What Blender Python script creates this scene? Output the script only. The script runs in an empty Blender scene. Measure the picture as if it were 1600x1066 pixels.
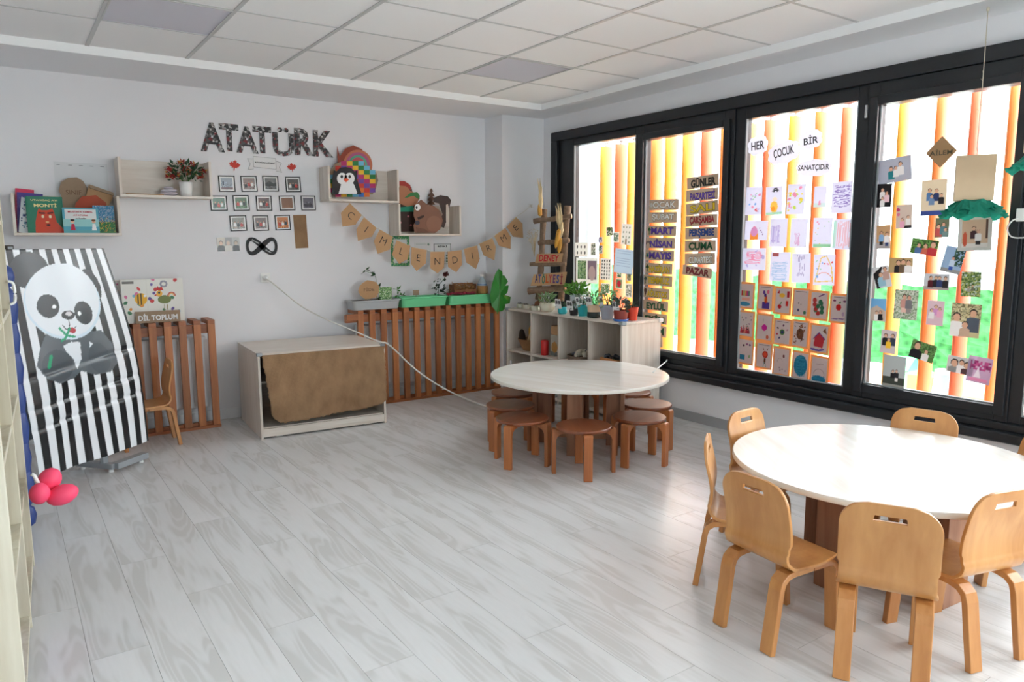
import bpy, bmesh, math, random
import numpy as np
from mathutils import Vector, Matrix, Euler

# ------------------------------------------------------------------ camera
SC = bpy.context.scene
COL = SC.collection
F_PX, YAW, PITCH, ROLL, EYE = 1145.73, 0.6056, -0.1343, -0.0034, 1.461
_f = Vector((math.sin(YAW) * math.cos(PITCH), math.cos(YAW) * math.cos(PITCH), math.sin(PITCH)))
_r0 = Vector((math.cos(YAW), -math.sin(YAW), 0)); _u0 = _r0.cross(_f)
_r = _r0 * math.cos(ROLL) + _u0 * math.sin(ROLL); _u = -_r0 * math.sin(ROLL) + _u0 * math.cos(ROLL)
cam = bpy.data.cameras.new('camera'); cam.sensor_width = 36; cam.sensor_fit = 'HORIZONTAL'
cam.lens = F_PX / 1600 * 36; cam.clip_start = 0.05; cam.clip_end = 200
cam_o = bpy.data.objects.new('camera', cam); COL.objects.link(cam_o)
m = Matrix((_r, _u, -_f)).transposed().to_4x4(); m.translation = (0, 0, EYE); cam_o.matrix_world = m
SC.camera = cam_o

# ------------------------------------------------------------------ light
SKY = 4.2
world = bpy.data.worlds.new('overcast_sky'); SC.world = world; world.use_nodes = True
wn = world.node_tree; wn.nodes.clear()
wo = wn.nodes.new('ShaderNodeOutputWorld'); wb = wn.nodes.new('ShaderNodeBackground')
wb.inputs['Color'].default_value = (0.905, 0.955, 1.0, 1); wb.inputs["Strength"].default_value = SKY
wn.links.new(wb.outputs[0], wo.inputs[0])
SC.view_settings.view_transform = 'Standard'; SC.view_settings.look = 'None'
SC.view_settings.exposure = 1.68; SC.view_settings.gamma = 1.0; SC.view_settings.use_curve_mapping = False
cy = SC.cycles
cy.max_bounces = 9; cy.diffuse_bounces = 5; cy.adaptive_threshold = 0.03; cy.glossy_bounces = 4; cy.transparent_max_bounces = 16; cy.transmission_bounces = 6
cy.caustics_reflective = False; cy.caustics_refractive = False; cy.sample_clamp_indirect = 6.0; cy.use_denoising = True

XW, YB, ZS, ZT = 4.555, 6.313, 2.671, 2.722      # window wall, end wall, soffit, tile level
XL, YR = -0.62, -3.0                              # wall beside the camera, wall behind it
def portal(loc, size, rot):
    l = bpy.data.lights.new('daylight_portal', 'AREA'); l.shape = 'RECTANGLE'; l.size, l.size_y = size
    l.cycles.is_portal = True
    o = bpy.data.objects.new('daylight_portal', l); COL.objects.link(o); o.location = loc; o.rotation_euler = rot
portal((XW + 0.16, 1.7, 1.42), (1.95, 8.2), (0, math.radians(90), 0))
portal((3.1, YR - 0.1, 1.5), (2.1, 2.0), (math.radians(90), 0, 0))

# ------------------------------------------------------------------ helpers
R = math.radians
def lin(c):
    c = c / 255.0
    return c / 12.92 if c <= 0.04045 else ((c + 0.055) / 1.055) ** 2.4
def S(r, g=None, b=None):
    if g is None: g = b = r
    return (lin(r), lin(g), lin(b))
def ray(px, py): return _f + _r * ((px - 800) / F_PX) - _u * ((py - 533) / F_PX)
def atY(px, py, Y=YB):
    d = ray(px, py); return Vector((0, 0, EYE)) + d * (Y / d.y)
def atX(px, py, X=XW):
    d = ray(px, py); return Vector((0, 0, EYE)) + d * (X / d.x)
def atZ(px, py, z=0.0):
    d = ray(px, py); return Vector((0, 0, EYE)) + d * ((z - EYE) / d.z)

MATS = {}
def nt(name):
    m = bpy.data.materials.new(name); m.use_nodes = True; t = m.node_tree
    return m, t, t.nodes['Principled BSDF']
def plain(name, col, rough=0.5, spec=0.5, metal=0.0, noise=0.0, nscale=30, bump=0.0, trans=0.0, coat=0.0):
    if name in MATS: return MATS[name]
    m, t, p = nt(name); p.inputs['Base Color'].default_value = (*col, 1); p.inputs['Roughness'].default_value = rough
    p.inputs['Specular IOR Level'].default_value = spec; p.inputs['Metallic'].default_value = metal
    p.inputs['Coat Weight'].default_value = coat
    if noise or bump:
        tc = t.nodes.new('ShaderNodeTexCoord'); n = t.nodes.new('ShaderNodeTexNoise'); n.inputs['Scale'].default_value = nscale
        n.inputs['Detail'].default_value = 4; t.links.new(tc.outputs['Object'], n.inputs['Vector'])
        if noise:
            mx = t.nodes.new('ShaderNodeMix'); mx.data_type = 'RGBA'
            mx.inputs['A'].default_value = (*[c * (1 - noise) for c in col], 1); mx.inputs['B'].default_value = (*[min(1, c * (1 + noise)) for c in col], 1)
            t.links.new(n.outputs['Fac'], mx.inputs['Factor']); t.links.new(mx.outputs['Result'], p.inputs['Base Color'])
        if bump:
            b = t.nodes.new('ShaderNodeBump'); b.inputs['Strength'].default_value = bump; b.inputs['Distance'].default_value = 0.01
            t.links.new(n.outputs['Fac'], b.inputs['Height']); t.links.new(b.outputs[0], p.inputs['Normal'])
    if trans:
        o = t.nodes['Material Output']; mix = t.nodes.new('ShaderNodeMixShader'); mix.inputs[0].default_value = trans
        tr = t.nodes.new('ShaderNodeBsdfTranslucent'); tr.inputs['Color'].default_value = (*col, 1)
        t.links.new(p.outputs[0], mix.inputs[1]); t.links.new(tr.outputs[0], mix.inputs[2]); t.links.new(mix.outputs[0], o.inputs['Surface'])
    MATS[name] = m; return m
def wood(name, c1, c2, axis='Z', scale=6.0, stretch=12.0, rough=0.4, vary=0.12, coat=0.0, dist=2.0):
    """grain running along one local axis, each object a little different"""
    if name in MATS: return MATS[name]
    m, t, p = nt(name); L = t.links
    tc = t.nodes.new('ShaderNodeTexCoord'); oi = t.nodes.new('ShaderNodeObjectInfo')
    mp = t.nodes.new('ShaderNodeMapping'); sc = [scale] * 3; sc['XYZ'.index(axis)] = scale / stretch; mp.inputs['Scale'].default_value = sc
    ml = t.nodes.new('ShaderNodeVectorMath'); ml.operation = 'MULTIPLY_ADD'; ml.inputs[1].default_value = (1, 1, 1)
    off = t.nodes.new('ShaderNodeCombineXYZ'); k = t.nodes.new('ShaderNodeMath'); k.operation = 'MULTIPLY'; k.inputs[1].default_value = 37.0
    L.new(oi.outputs['Random'], k.inputs[0])
    for i in range(3): L.new(k.outputs[0], off.inputs[i])
    L.new(tc.outputs['Object'], ml.inputs[0]); L.new(off.outputs[0], ml.inputs[2]); L.new(ml.outputs[0], mp.inputs['Vector'])
    n1 = t.nodes.new('ShaderNodeTexNoise'); n1.inputs['Scale'].default_value = 1.0; n1.inputs['Detail'].default_value = 5; n1.inputs['Distortion'].default_value = dist
    n2 = t.nodes.new('ShaderNodeTexNoise'); n2.inputs['Scale'].default_value = 7.0; n2.inputs['Detail'].default_value = 3
    L.new(mp.outputs[0], n1.inputs['Vector']); L.new(mp.outputs[0], n2.inputs['Vector'])
    ad = t.nodes.new('ShaderNodeMath'); ad.operation = 'MULTIPLY_ADD'; ad.inputs[1].default_value = 0.35; L.new(n2.outputs['Fac'], ad.inputs[0]); L.new(n1.outputs['Fac'], ad.inputs[2])
    cr = t.nodes.new('ShaderNodeValToRGB'); cr.color_ramp.elements[0].position = 0.45; cr.color_ramp.elements[1].position = 0.85
    cr.color_ramp.elements[0].color = (*c1, 1); cr.color_ramp.elements[1].color = (*c2, 1)
    L.new(ad.outputs[0], cr.inputs[0])
    hs = t.nodes.new('ShaderNodeHueSaturation'); mr = t.nodes.new('ShaderNodeMapRange'); mr.inputs['To Min'].default_value = 1 - vary; mr.inputs['To Max'].default_value = 1 + vary
    L.new(oi.outputs['Random'], mr.inputs['Value']); L.new(mr.outputs[0], hs.inputs['Value']); L.new(cr.outputs[0], hs.inputs['Color']); L.new(hs.outputs[0], p.inputs['Base Color'])
    p.inputs['Roughness'].default_value = rough; p.inputs['Coat Weight'].default_value = coat; p.inputs['Coat Roughness'].default_value = 0.25
    MATS[name] = m; return m
def printed(name, rough=0.5, trans=0.0):
    """flat print: the colours of the ink come from the mesh's colour attribute"""
    if name in MATS: return MATS[name]
    m, t, p = nt(name); a = t.nodes.new('ShaderNodeVertexColor'); a.layer_name = 'Col'
    t.links.new(a.outputs['Color'], p.inputs['Base Color']); p.inputs['Roughness'].default_value = rough
    if trans:
        o = t.nodes['Material Output']; mix = t.nodes.new('ShaderNodeMixShader'); mix.inputs[0].default_value = trans
        tr = t.nodes.new('ShaderNodeBsdfTranslucent'); t.links.new(a.outputs['Color'], tr.inputs['Color'])
        t.links.new(p.outputs[0], mix.inputs[1]); t.links.new(tr.outputs[0], mix.inputs[2]); t.links.new(mix.outputs[0], o.inputs['Surface'])
    MATS[name] = m; return m

class MB:
    """collects shapes, builds ONE mesh object"""
    def __init__(s): s.v = []; s.f = []; s.sm = []
    def add(s, vs, fs, M=None, smooth=False):
        b = len(s.v)
        s.v += [tuple(M @ Vector(v)) if M else tuple(v) for v in vs]; s.f += [tuple(i + b for i in f) for f in fs]; s.sm += [smooth] * len(fs); return s
    def box(s, x0, x1, y0, y1, z0, z1, M=None):
        return s.add([(x0, y0, z0), (x1, y0, z0), (x1, y1, z0), (x0, y1, z0), (x0, y0, z1), (x1, y0, z1), (x1, y1, z1), (x0, y1, z1)],
                     [(0, 3, 2, 1), (4, 5, 6, 7), (0, 1, 5, 4), (1, 2, 6, 5), (2, 3, 7, 6), (3, 0, 4, 7)], M)
    def lathe(s, prof, n=24, M=None, cap=True, sx=1.0, sy=1.0, rib=0.0, nr=12):
        vs = []; k = len(prof)
        for r, z in prof:
            for i in range(n):
                a = 2 * math.pi * i / n; q = r * (1 + rib * math.cos(a * nr)); vs.append((q * math.cos(a) * sx, q * math.sin(a) * sy, z))
        fs = [(j * n + i, j * n + (i + 1) % n, (j + 1) * n + (i + 1) % n, (j + 1) * n + i) for j in range(k - 1) for i in range(n)]
        s.add(vs, fs, M, True)
        if cap: s.add(vs[:n] + vs[-n:], [tuple(reversed(range(n))), tuple(range(n, 2 * n))], M, False)
        return s
    def tube(s, pts, r, n=8, cap=True, flat=None):
        pts = [Vector(p) for p in pts]; vs = []; rr = r if isinstance(r, (list, tuple)) else [r] * len(pts)
        up = Vector((0, 0, 1))
        for i, p in enumerate(pts):
            t = (pts[min(i + 1, len(pts) - 1)] - pts[max(i - 1, 0)]).normalized()
            a = t.cross(up)
            if a.length < 1e-3: a = t.cross(Vector((1, 0, 0)))
            a.normalize(); b = a.cross(t)
            for j in range(n):
                w = 2 * math.pi * j / n; vs.append(p + (a * math.cos(w) + b * math.sin(w)) * rr[i])
        k = len(pts); fs = [(j * n + i, j * n + (i + 1) % n, (j + 1) * n + (i + 1) % n, (j + 1) * n + i) for j in range(k - 1) for i in range(n)]
        if cap: fs += [tuple(reversed(range(n))), tuple(range((k - 1) * n, k * n))]
        return s.add(vs, fs, None, True)
    def strip(s, prof, w, t):
        """bent plank: a profile in the YZ plane, width along X, thickness along its normal"""
        P = [Vector((0, y, z)) for y, z in prof]; vs = []; k = len(P)
        ww = w if isinstance(w, (list, tuple)) else [w] * k
        for i in range(k):
            d = (P[min(i + 1, k - 1)] - P[max(i - 1, 0)]).normalized(); nrm = Vector((0, -d.z, d.y))
            for q in (P[i] + nrm * t / 2, P[i] - nrm * t / 2):
                vs += [q + Vector((-ww[i] / 2, 0, 0)), q + Vector((ww[i] / 2, 0, 0))]
        fs = []
        for i in range(k - 1):
            a = 4 * i; b = a + 4
            fs += [(a, a + 1, b + 1, b), (a + 3, a + 2, b + 2, b + 3), (a + 1, a + 3, b + 3, b + 1), (a + 2, a, b, b + 2)]
        fs += [(0, 2, 3, 1), (4 * k - 4, 4 * k - 3, 4 * k - 1, 4 * k - 2)]
        return s.add(vs, fs)
    def prism(s, poly, t, M=None, y0=0.0):
        """outline in the local XZ plane, front at y0, going back by t"""
        n = len(poly); vs = [(x, y0, z) for x, z in poly] + [(x, y0 + t, z) for x, z in poly]
        fs = [tuple(range(n)), tuple(reversed(range(n, 2 * n)))] + [(i, i + n, (i + 1) % n + n, (i + 1) % n) for i in range(n)]
        return s.add(vs, fs, M)
    def mesh(s, name):
        me = bpy.data.meshes.new(name); me.from_pydata([tuple(v) for v in s.v], [], s.f)
        me.polygons.foreach_set('use_smooth', s.sm)
        bm = bmesh.new(); bm.from_mesh(me); bmesh.ops.recalc_face_normals(bm, faces=bm.faces); bm.to_mesh(me); bm.free()
        return me
    def build(s, name, mat, parent=None, bevel=0.0, seg=2, loc=None, rot=None, smooth=False):
        o = link(name, s.mesh(name), mat, parent)
        if loc is not None: o.location = loc
        if rot is not None: o.rotation_euler = rot
        if smooth:
            for q in o.data.polygons: q.use_smooth = True
        if bevel:
            b = o.modifiers.new('edge', 'BEVEL'); b.width = bevel; b.segments = seg; b.limit_method = 'ANGLE'; b.angle_limit = R(35)
        return o
def link(name, me, mat, parent=None):
    o = bpy.data.objects.new(name, me); COL.objects.link(o)
    if mat is not None and not me.materials: me.materials.append(mat)
    if parent is not None: o.parent = parent
    return o
def tag(o, label, cat, group=None, kind=None):
    o['label'] = label; o['category'] = cat
    if group: o['group'] = group
    if kind: o['kind'] = kind
    return o
def thing(name, label, cat, loc=(0, 0, 0), rz=0.0, group=None):
    o = bpy.data.objects.new(name, None); COL.objects.link(o); o.empty_display_size = 0.05
    o.location = loc; o.rotation_euler = (0, 0, rz); return tag(o, label, cat, group)
def struct(o): o['kind'] = 'structure'; return o
def copy_tree(o, parent=None):
    c = o.copy(); COL.objects.link(c); c.parent = parent
    for ch in [q for q in bpy.data.objects if q.parent == o]: copy_tree(ch, c)
    return c
def box(name, x0, x1, y0, y1, z0, z1, mat, parent=None, bevel=0.0): return MB().box(x0, x1, y0, y1, z0, z1).build(name, mat, parent, bevel)
def cutbox(name, outer, inner, y0, y1, mat, parent=None, bevel=0.0):
    """a flat rectangular ring in XZ"""
    (a0, a1, c0, c1), (b0, b1, d0, d1) = outer, inner; q = MB()
    q.box(a0, b0, y0, y1, c0, c1); q.box(b1, a1, y0, y1, c0, c1); q.box(b0, b1, y0, y1, c0, d0); q.box(b0, b1, y0, y1, d1, c1)
    return q.build(name, mat, parent, bevel)

def text_obj(body, height, mat, parent, loc=(0, 0, 0), width=None, bold=0.0, depth=0.0006, shear=0.0, spin=0.0, name='lettering'):
    c = bpy.data.curves.new('lettering', 'FONT'); c.body = body; c.align_x = 'CENTER'; c.align_y = 'CENTER'; c.size = 1; c.offset = bold; c.shear = shear; c.extrude = 0.001; c.resolution_u = 3
    o = bpy.data.objects.new('lettering', c)
    me = bpy.data.meshes.new_from_object(o)
    bpy.data.objects.remove(o); bpy.data.curves.remove(c)
    n = len(me.vertices); co = np.zeros(n * 3); me.vertices.foreach_get('co', co); co = co.reshape(-1, 3)
    lo, hi = co.min(0), co.max(0); co = co - (lo + hi) / 2
    k = height / (hi[1] - lo[1]); kx = k if width is None else width / (hi[0] - lo[0])
    x, z = co[:, 0] * kx, co[:, 1] * k; cs, sn = math.cos(spin), math.sin(spin)
    out = np.stack([x * cs - z * sn, -np.sign(co[:, 2]) * depth, x * sn + z * cs], 1)
    me.vertices.foreach_set('co', out.ravel()); me.update(); me.materials.clear()
    me.name = name
    q = link(name, me, mat, parent); q.location = loc; return q

class Canvas:
    """a small raster in the unit square (u right, v up) that becomes ink on a panel"""
    def __init__(s, w, h, res, bg=(255, 255, 255)):
        s.w, s.h = w, h; s.nx = max(3, int(w / res) + 1); s.ny = max(3, int(h / res) + 1)
        s.X, s.Y = np.meshgrid(np.linspace(0, w, s.nx), np.linspace(0, h, s.ny)); s.c = np.zeros((s.ny, s.nx, 3)); s.c[:] = bg
    def put(s, mask, col): s.c[mask] = col; return s
    def rect(s, u0, v0, u1, v1, col): return s.put((s.X >= u0 * s.w) & (s.X <= u1 * s.w) & (s.Y >= v0 * s.h) & (s.Y <= v1 * s.h), col)
    def ell(s, u, v, ru, rv, col, rot=0.0):
        """radii are fractions of the width"""
        x = s.X - u * s.w; y = s.Y - v * s.h; c, n = math.cos(rot), math.sin(rot); a = (x * c + y * n) / (ru * s.w); b = (-x * n + y * c) / (rv * s.w)
        return s.put(a * a + b * b <= 1, col)
    def poly(s, pts, col):
        ins = np.zeros(s.X.shape, bool); P = [(u * s.w, v * s.h) for u, v in pts]
        for i in range(len(P)):
            (x1, y1), (x2, y2) = P[i], P[i - 1]
            if y1 == y2: continue
            ins ^= ((y1 > s.Y) != (y2 > s.Y)) & (s.X < (x2 - x1) * (s.Y - y1) / (y2 - y1) + x1)
        return s.put(ins, col)
    def line(s, pts, wd, col):
        for (u0, v0), (u1, v1) in zip(pts[:-1], pts[1:]):
            a = np.array((u0 * s.w, v0 * s.h)); d = np.array((u1 * s.w, v1 * s.h)) - a; L = max(d @ d, 1e-12)
            t = np.clip(((s.X - a[0]) * d[0] + (s.Y - a[1]) * d[1]) / L, 0, 1)
            s.put(np.hypot(s.X - a[0] - t * d[0], s.Y - a[1] - t * d[1]) <= wd * s.w / 2, col)
        return s
    def arc(s, u, v, r, a0, a1, wd, col, n=10): return s.line([(u + r * math.cos(R(a0 + (a1 - a0) * i / n)), v + r * s.w / s.h * math.sin(R(a0 + (a1 - a0) * i / n))) for i in range(n + 1)], wd, col)
    def speckle(s, seed, cols, p, box=(0, 0, 1, 1), cell=1):
        g = np.random.RandomState(seed); ny, nx = s.c.shape[0] // cell + 1, s.c.shape[1] // cell + 1
        pick = np.kron(g.rand(ny, nx), np.ones((cell, cell)))[:s.ny, :s.nx]; idx = np.kron(g.randint(0, len(cols), (ny, nx)), np.ones((cell, cell), int))[:s.ny, :s.nx]
        inb = (s.X >= box[0] * s.w) & (s.X <= box[2] * s.w) & (s.Y >= box[1] * s.h) & (s.Y <= box[3] * s.h) & (pick < p)
        s.c[inb] = np.array(cols, float)[idx[inb]]; return s
    def lin(s):
        c = np.clip(s.c, 0, 255) / 255.0
        return np.where(c <= 0.04045, c / 12.92, ((c + 0.055) / 1.055) ** 2.4)
def panel(name, cv, t, mat, parent=None, back=(225, 225, 222), curl=0.0, warp=None):
    """a sheet of thickness t carrying the canvas; lies in the local XZ plane, centred, print towards -Y"""
    nx, ny, w, h = cv.nx, cv.ny, cv.w, cv.h; n = nx * ny
    co = np.zeros((2 * n, 3)); X = cv.X.ravel() - w / 2; Z = cv.Y.ravel() - h / 2
    D = np.zeros(n)
    if curl: D = -curl * np.clip(-Z / h * 2 - 0.2, 0, 1) ** 2
    if warp is not None: X, D, Z = warp(cv.X.ravel() / w, cv.Y.ravel() / h)
    co[:n] = np.stack([X, D, Z], 1); co[n:] = np.stack([X, D + t, Z], 1)
    q = np.arange(n).reshape(ny, nx); a, b, c, d = q[:-1, :-1].ravel(), q[:-1, 1:].ravel(), q[1:, 1:].ravel(), q[1:, :-1].ravel()
    F = [np.stack([a, b, c, d], 1), np.stack([d, c, b, a], 1) + n]
    bl = np.concatenate([q[0, :], q[1:, -1], q[-1, -2::-1], q[-2:0:-1, 0]]); nb = np.roll(bl, -1)
    F.append(np.stack([nb, bl, bl + n, nb + n], 1)); F = np.concatenate(F)
    me = bpy.data.meshes.new(name); me.from_pydata(co.tolist(), [], F.tolist())
    at = me.color_attributes.new('Col', 'FLOAT_COLOR', 'POINT'); cc = np.ones((2 * n, 4)); cc[:n, :3] = cv.lin().reshape(-1, 3)
    cc[n:, :3] = S(*back) if back is not None else cc[:n, :3]
    at.data.foreach_set('color', cc.ravel())
    if warp is not None or curl: me.polygons.foreach_set('use_smooth', [True] * len(me.polygons))
    return link(name, me, mat, parent)
WIN_ROT = R(-90)
def on_glass(o, px0, py0, px1, py1, X=None, spin=0.0):
    X = 4.5665 if X is None else X
    c = atX((px0 + px1) / 2, (py0 + py1) / 2, X); o.location = c; o.rotation_euler = (0, R(spin), WIN_ROT); return o
def size_glass(px0, py0, px1, py1, X=4.5665):
    m = (py0 + py1) / 2; k = (px0 + px1) / 2
    return abs(atX(px0, m, X).y - atX(px1, m, X).y), abs(atX(k, py0, X).z - atX(k, py1, X).z)
def size_wall(px0, py0, px1, py1, Y=YB):
    m = (py0 + py1) / 2; k = (px0 + px1) / 2
    return abs(atY(px0, m, Y).x - atY(px1, m, Y).x), abs(atY(k, py0, Y).z - atY(k, py1, Y).z)
def on_wall(o, px0, py0, px1, py1, off=0.004, spin=0.0):
    o.location = atY((px0 + px1) / 2, (py0 + py1) / 2, YB - off); o.rotation_euler = (0, R(spin), 0); return o

# ------------------------------------------------------------------ materials
M_WALL = plain('wall_paint', S(236, 236, 239), 0.65, 0.3, bump=0.03, nscale=60)
M_WHITE = plain('white_gloss_paint', S(240, 241, 243), 0.4)
M_TILE = plain('mineral_tile', S(243, 241, 241), 0.9, 0.2, noise=0.02, nscale=220, bump=0.08)
M_GRID = plain('grid_bar_enamel', S(196, 195, 195), 0.4, 0.4)
M_LIGHT = plain('light_diffuser_off', S(206, 203, 214), 0.35, 0.5)
M_BLACK = plain('anthracite_frame', S(30, 33, 38), 0.38, 0.5)
M_ASH = wood('pale_ash_laminate', S(232, 224, 214), S(212, 200, 187), 'X', 9, 14, 0.38, 0.03)
M_ASHZ = wood('pale_ash_laminate_upright', S(232, 224, 214), S(212, 200, 187), 'Z', 9, 14, 0.38, 0.03)
M_TABLE = wood('pale_table_laminate', S(248, 247, 244), S(231, 225, 216), 'Y', 7, 16, 0.30, 0.02, coat=0.6)
M_EDGE = plain('table_edge_band', S(234, 229, 219), 0.4)
M_BEECH = wood('beech_ply', S(208, 152, 92), S(184, 124, 66), 'Z', 7, 9, 0.33, 0.10, coat=0.2, dist=1.0)
M_BEECHX = wood('beech_ply_leg', S(202, 144, 84), S(178, 116, 60), 'Z', 8, 9, 0.33, 0.10, coat=0.2, dist=1.0)
M_STOOL = wood('stained_beech', S(146, 80, 44), S(116, 58, 30), 'X', 8, 10, 0.36, 0.12, coat=0.5, dist=1.0)
M_STOOLZ = wood('stained_beech_leg', S(196, 124, 72), S(166, 96, 52), 'Z', 8, 10, 0.36, 0.2, coat=0.15, dist=1.0)
M_SLAT = wood('stained_pine_slat', S(190, 122, 72), S(154, 90, 50), 'Z', 9, 14, 0.45, 0.24, dist=1.4)
M_SLATX = wood('stained_pine_rail', S(176, 108, 62), S(142, 80, 44), 'X', 9, 14, 0.45, 0.10, dist=1.4)
M_PED = wood('walnut_board', S(166, 118, 88), S(136, 90, 64), 'Z', 7, 12, 0.45, 0.08)
M_PEDX = wood('walnut_rail', S(176, 132, 98), S(150, 104, 74), 'X', 7, 12, 0.45, 0.08)
M_CARD = plain('brown_cardboard', S(186, 148, 110), 0.85, 0.2, noise=0.05, nscale=40)
M_CARD2 = plain('grey_brown_cardboard', S(160, 138, 116), 0.85, 0.2, noise=0.06, nscale=40)
M_GREY = plain('grey_enamel', S(150, 156, 160), 0.4, 0.5)
M_CHROME = plain('brushed_metal', S(200, 202, 205), 0.3, 0.5, metal=0.9)
M_PVC = plain('white_plastic', S(238, 238, 236), 0.35)
M_INK = plain('black_ink', S(28, 28, 30), 0.6)
M_PRINT = printed('printed_card', 0.5)
M_GLOSS = printed('printed_gloss', 0.25)
M_PAPER = printed('printed_paper', 0.7, 0.55)
M_STRING = plain('jute_string', S(206, 196, 176), 0.9)
M_LEAF = plain('leaf_green', S(70, 128, 50), 0.45, 0.5, noise=0.35, nscale=25, trans=0.25)
M_LEAFD = plain('leaf_dark', S(38, 74, 44), 0.45, 0.5, noise=0.3, nscale=25, trans=0.2)
M_LEAFP = plain('leaf_pale', S(142, 176, 128), 0.5, 0.5, noise=0.3, nscale=25, trans=0.25)
M_SOIL = plain('soil', S(66, 48, 36), 0.95, 0.1, noise=0.3, nscale=90)
M_BARK = plain('bark', S(134, 112, 94), 0.9, 0.1, noise=0.4, nscale=40, bump=0.5)
M_CUT = plain('cut_wood', S(206, 156, 112), 0.7, noise=0.1)
def glass_mat():
    m, t, p = nt('window_glass'); o = t.nodes['Material Output']; t.nodes.remove(p)
    tr = t.nodes.new('ShaderNodeBsdfTransparent'); tr.inputs['Color'].default_value = (0.95, 0.97, 0.96, 1)
    gl = t.nodes.new('ShaderNodeBsdfGlossy'); gl.inputs['Roughness'].default_value = 0.02
    fr = t.nodes.new('ShaderNodeFresnel'); fr.inputs['IOR'].default_value = 1.25; mx = t.nodes.new('ShaderNodeMixShader')
    t.links.new(fr.outputs[0], mx.inputs[0]); t.links.new(tr.outputs[0], mx.inputs[1]); t.links.new(gl.outputs[0], mx.inputs[2]); t.links.new(mx.outputs[0], o.inputs['Surface'])
    return m
M_GLASS = glass_mat()
def plank_mat():
    m, t, p = nt('whitewashed_oak_laminate'); L = t.links; N = t.nodes.new
    tc = N('ShaderNodeTexCoord'); oi = N('ShaderNodeObjectInfo'); k = N('ShaderNodeMath'); k.operation = 'MULTIPLY'; k.inputs[1].default_value = 61.0
    off = N('ShaderNodeCombineXYZ'); L.new(oi.outputs['Random'], k.inputs[0]); L.new(k.outputs[0], off.inputs[0]); L.new(k.outputs[0], off.inputs[1])
    ad = N('ShaderNodeVectorMath'); ad.operation = 'ADD'; L.new(tc.outputs['Object'], ad.inputs[0]); L.new(off.outputs[0], ad.inputs[1])
    mp = N('ShaderNodeMapping'); mp.inputs['Scale'].default_value = (7.0, 0.9, 1.0); L.new(ad.outputs[0], mp.inputs['Vector'])
    n = N('ShaderNodeTexNoise'); n.inputs['Scale'].default_value = 0.8; n.inputs['Detail'].default_value = 1.5; L.new(mp.outputs[0], n.inputs['Vector'])
    r = N('ShaderNodeMath'); r.operation = 'MULTIPLY'; r.inputs[1].default_value = 110.0; L.new(n.outputs['Fac'], r.inputs[0])
    sn = N('ShaderNodeMath'); sn.operation = 'SINE'; L.new(r.outputs[0], sn.inputs[0])
    fine = N('ShaderNodeTexNoise'); fine.inputs['Scale'].default_value = 9.0; fine.inputs['Detail'].default_value = 4; L.new(mp.outputs[0], fine.inputs['Vector'])
    big = N('ShaderNodeTexNoise'); big.inputs['Scale'].default_value = 1.6; L.new(mp.outputs[0], big.inputs['Vector'])
    mk = N('ShaderNodeMapRange'); mk.interpolation_type = 'SMOOTHSTEP'; mk.inputs['From Min'].default_value = 0.44; mk.inputs['From Max'].default_value = 0.62; L.new(big.outputs['Fac'], mk.inputs['Value'])
    rg = N('ShaderNodeMath'); rg.operation = 'MULTIPLY_ADD'; rg.inputs[1].default_value = 0.5; rg.inputs[2].default_value = 0.5; L.new(sn.outputs[0], rg.inputs[0])
    m1 = N('ShaderNodeMath'); m1.operation = 'MULTIPLY'; L.new(mk.outputs[0], m1.inputs[0]); L.new(rg.outputs[0], m1.inputs[1])
    m2 = N('ShaderNodeMath'); m2.operation = 'MULTIPLY_ADD'; m2.inputs[1].default_value = 0.45; L.new(fine.outputs['Fac'], m2.inputs[0]); L.new(m1.outputs[0], m2.inputs[2])
    m3 = N('ShaderNodeMath'); m3.operation = 'MULTIPLY_ADD'; m3.inputs[1].default_value = 0.35; L.new(mk.outputs[0], m3.inputs[0]); L.new(m2.outputs[0], m3.inputs[2])
    cr = N('ShaderNodeValToRGB'); e = cr.color_ramp.elements; e[0].position = 0.1; e[0].color = (*S(226, 226, 227), 1); e[1].position = 1.15 if False else 1.0; e[1].color = (*S(209, 208, 207), 1)
    L.new(m3.outputs[0], cr.inputs[0])
    hs = N('ShaderNodeHueSaturation'); mr = N('ShaderNodeMapRange'); mr.inputs['To Min'].default_value = 0.98; mr.inputs['To Max'].default_value = 1.02
    L.new(oi.outputs['Random'], mr.inputs['Value']); L.new(mr.outputs[0], hs.inputs['Value']); L.new(cr.outputs[0], hs.inputs['Color']); L.new(hs.outputs[0], p.inputs['Base Color'])
    p.inputs['Roughness'].default_value = 0.27; p.inputs['Specular IOR Level'].default_value = 0.5
    return m
M_PLANK = plank_mat()

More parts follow.
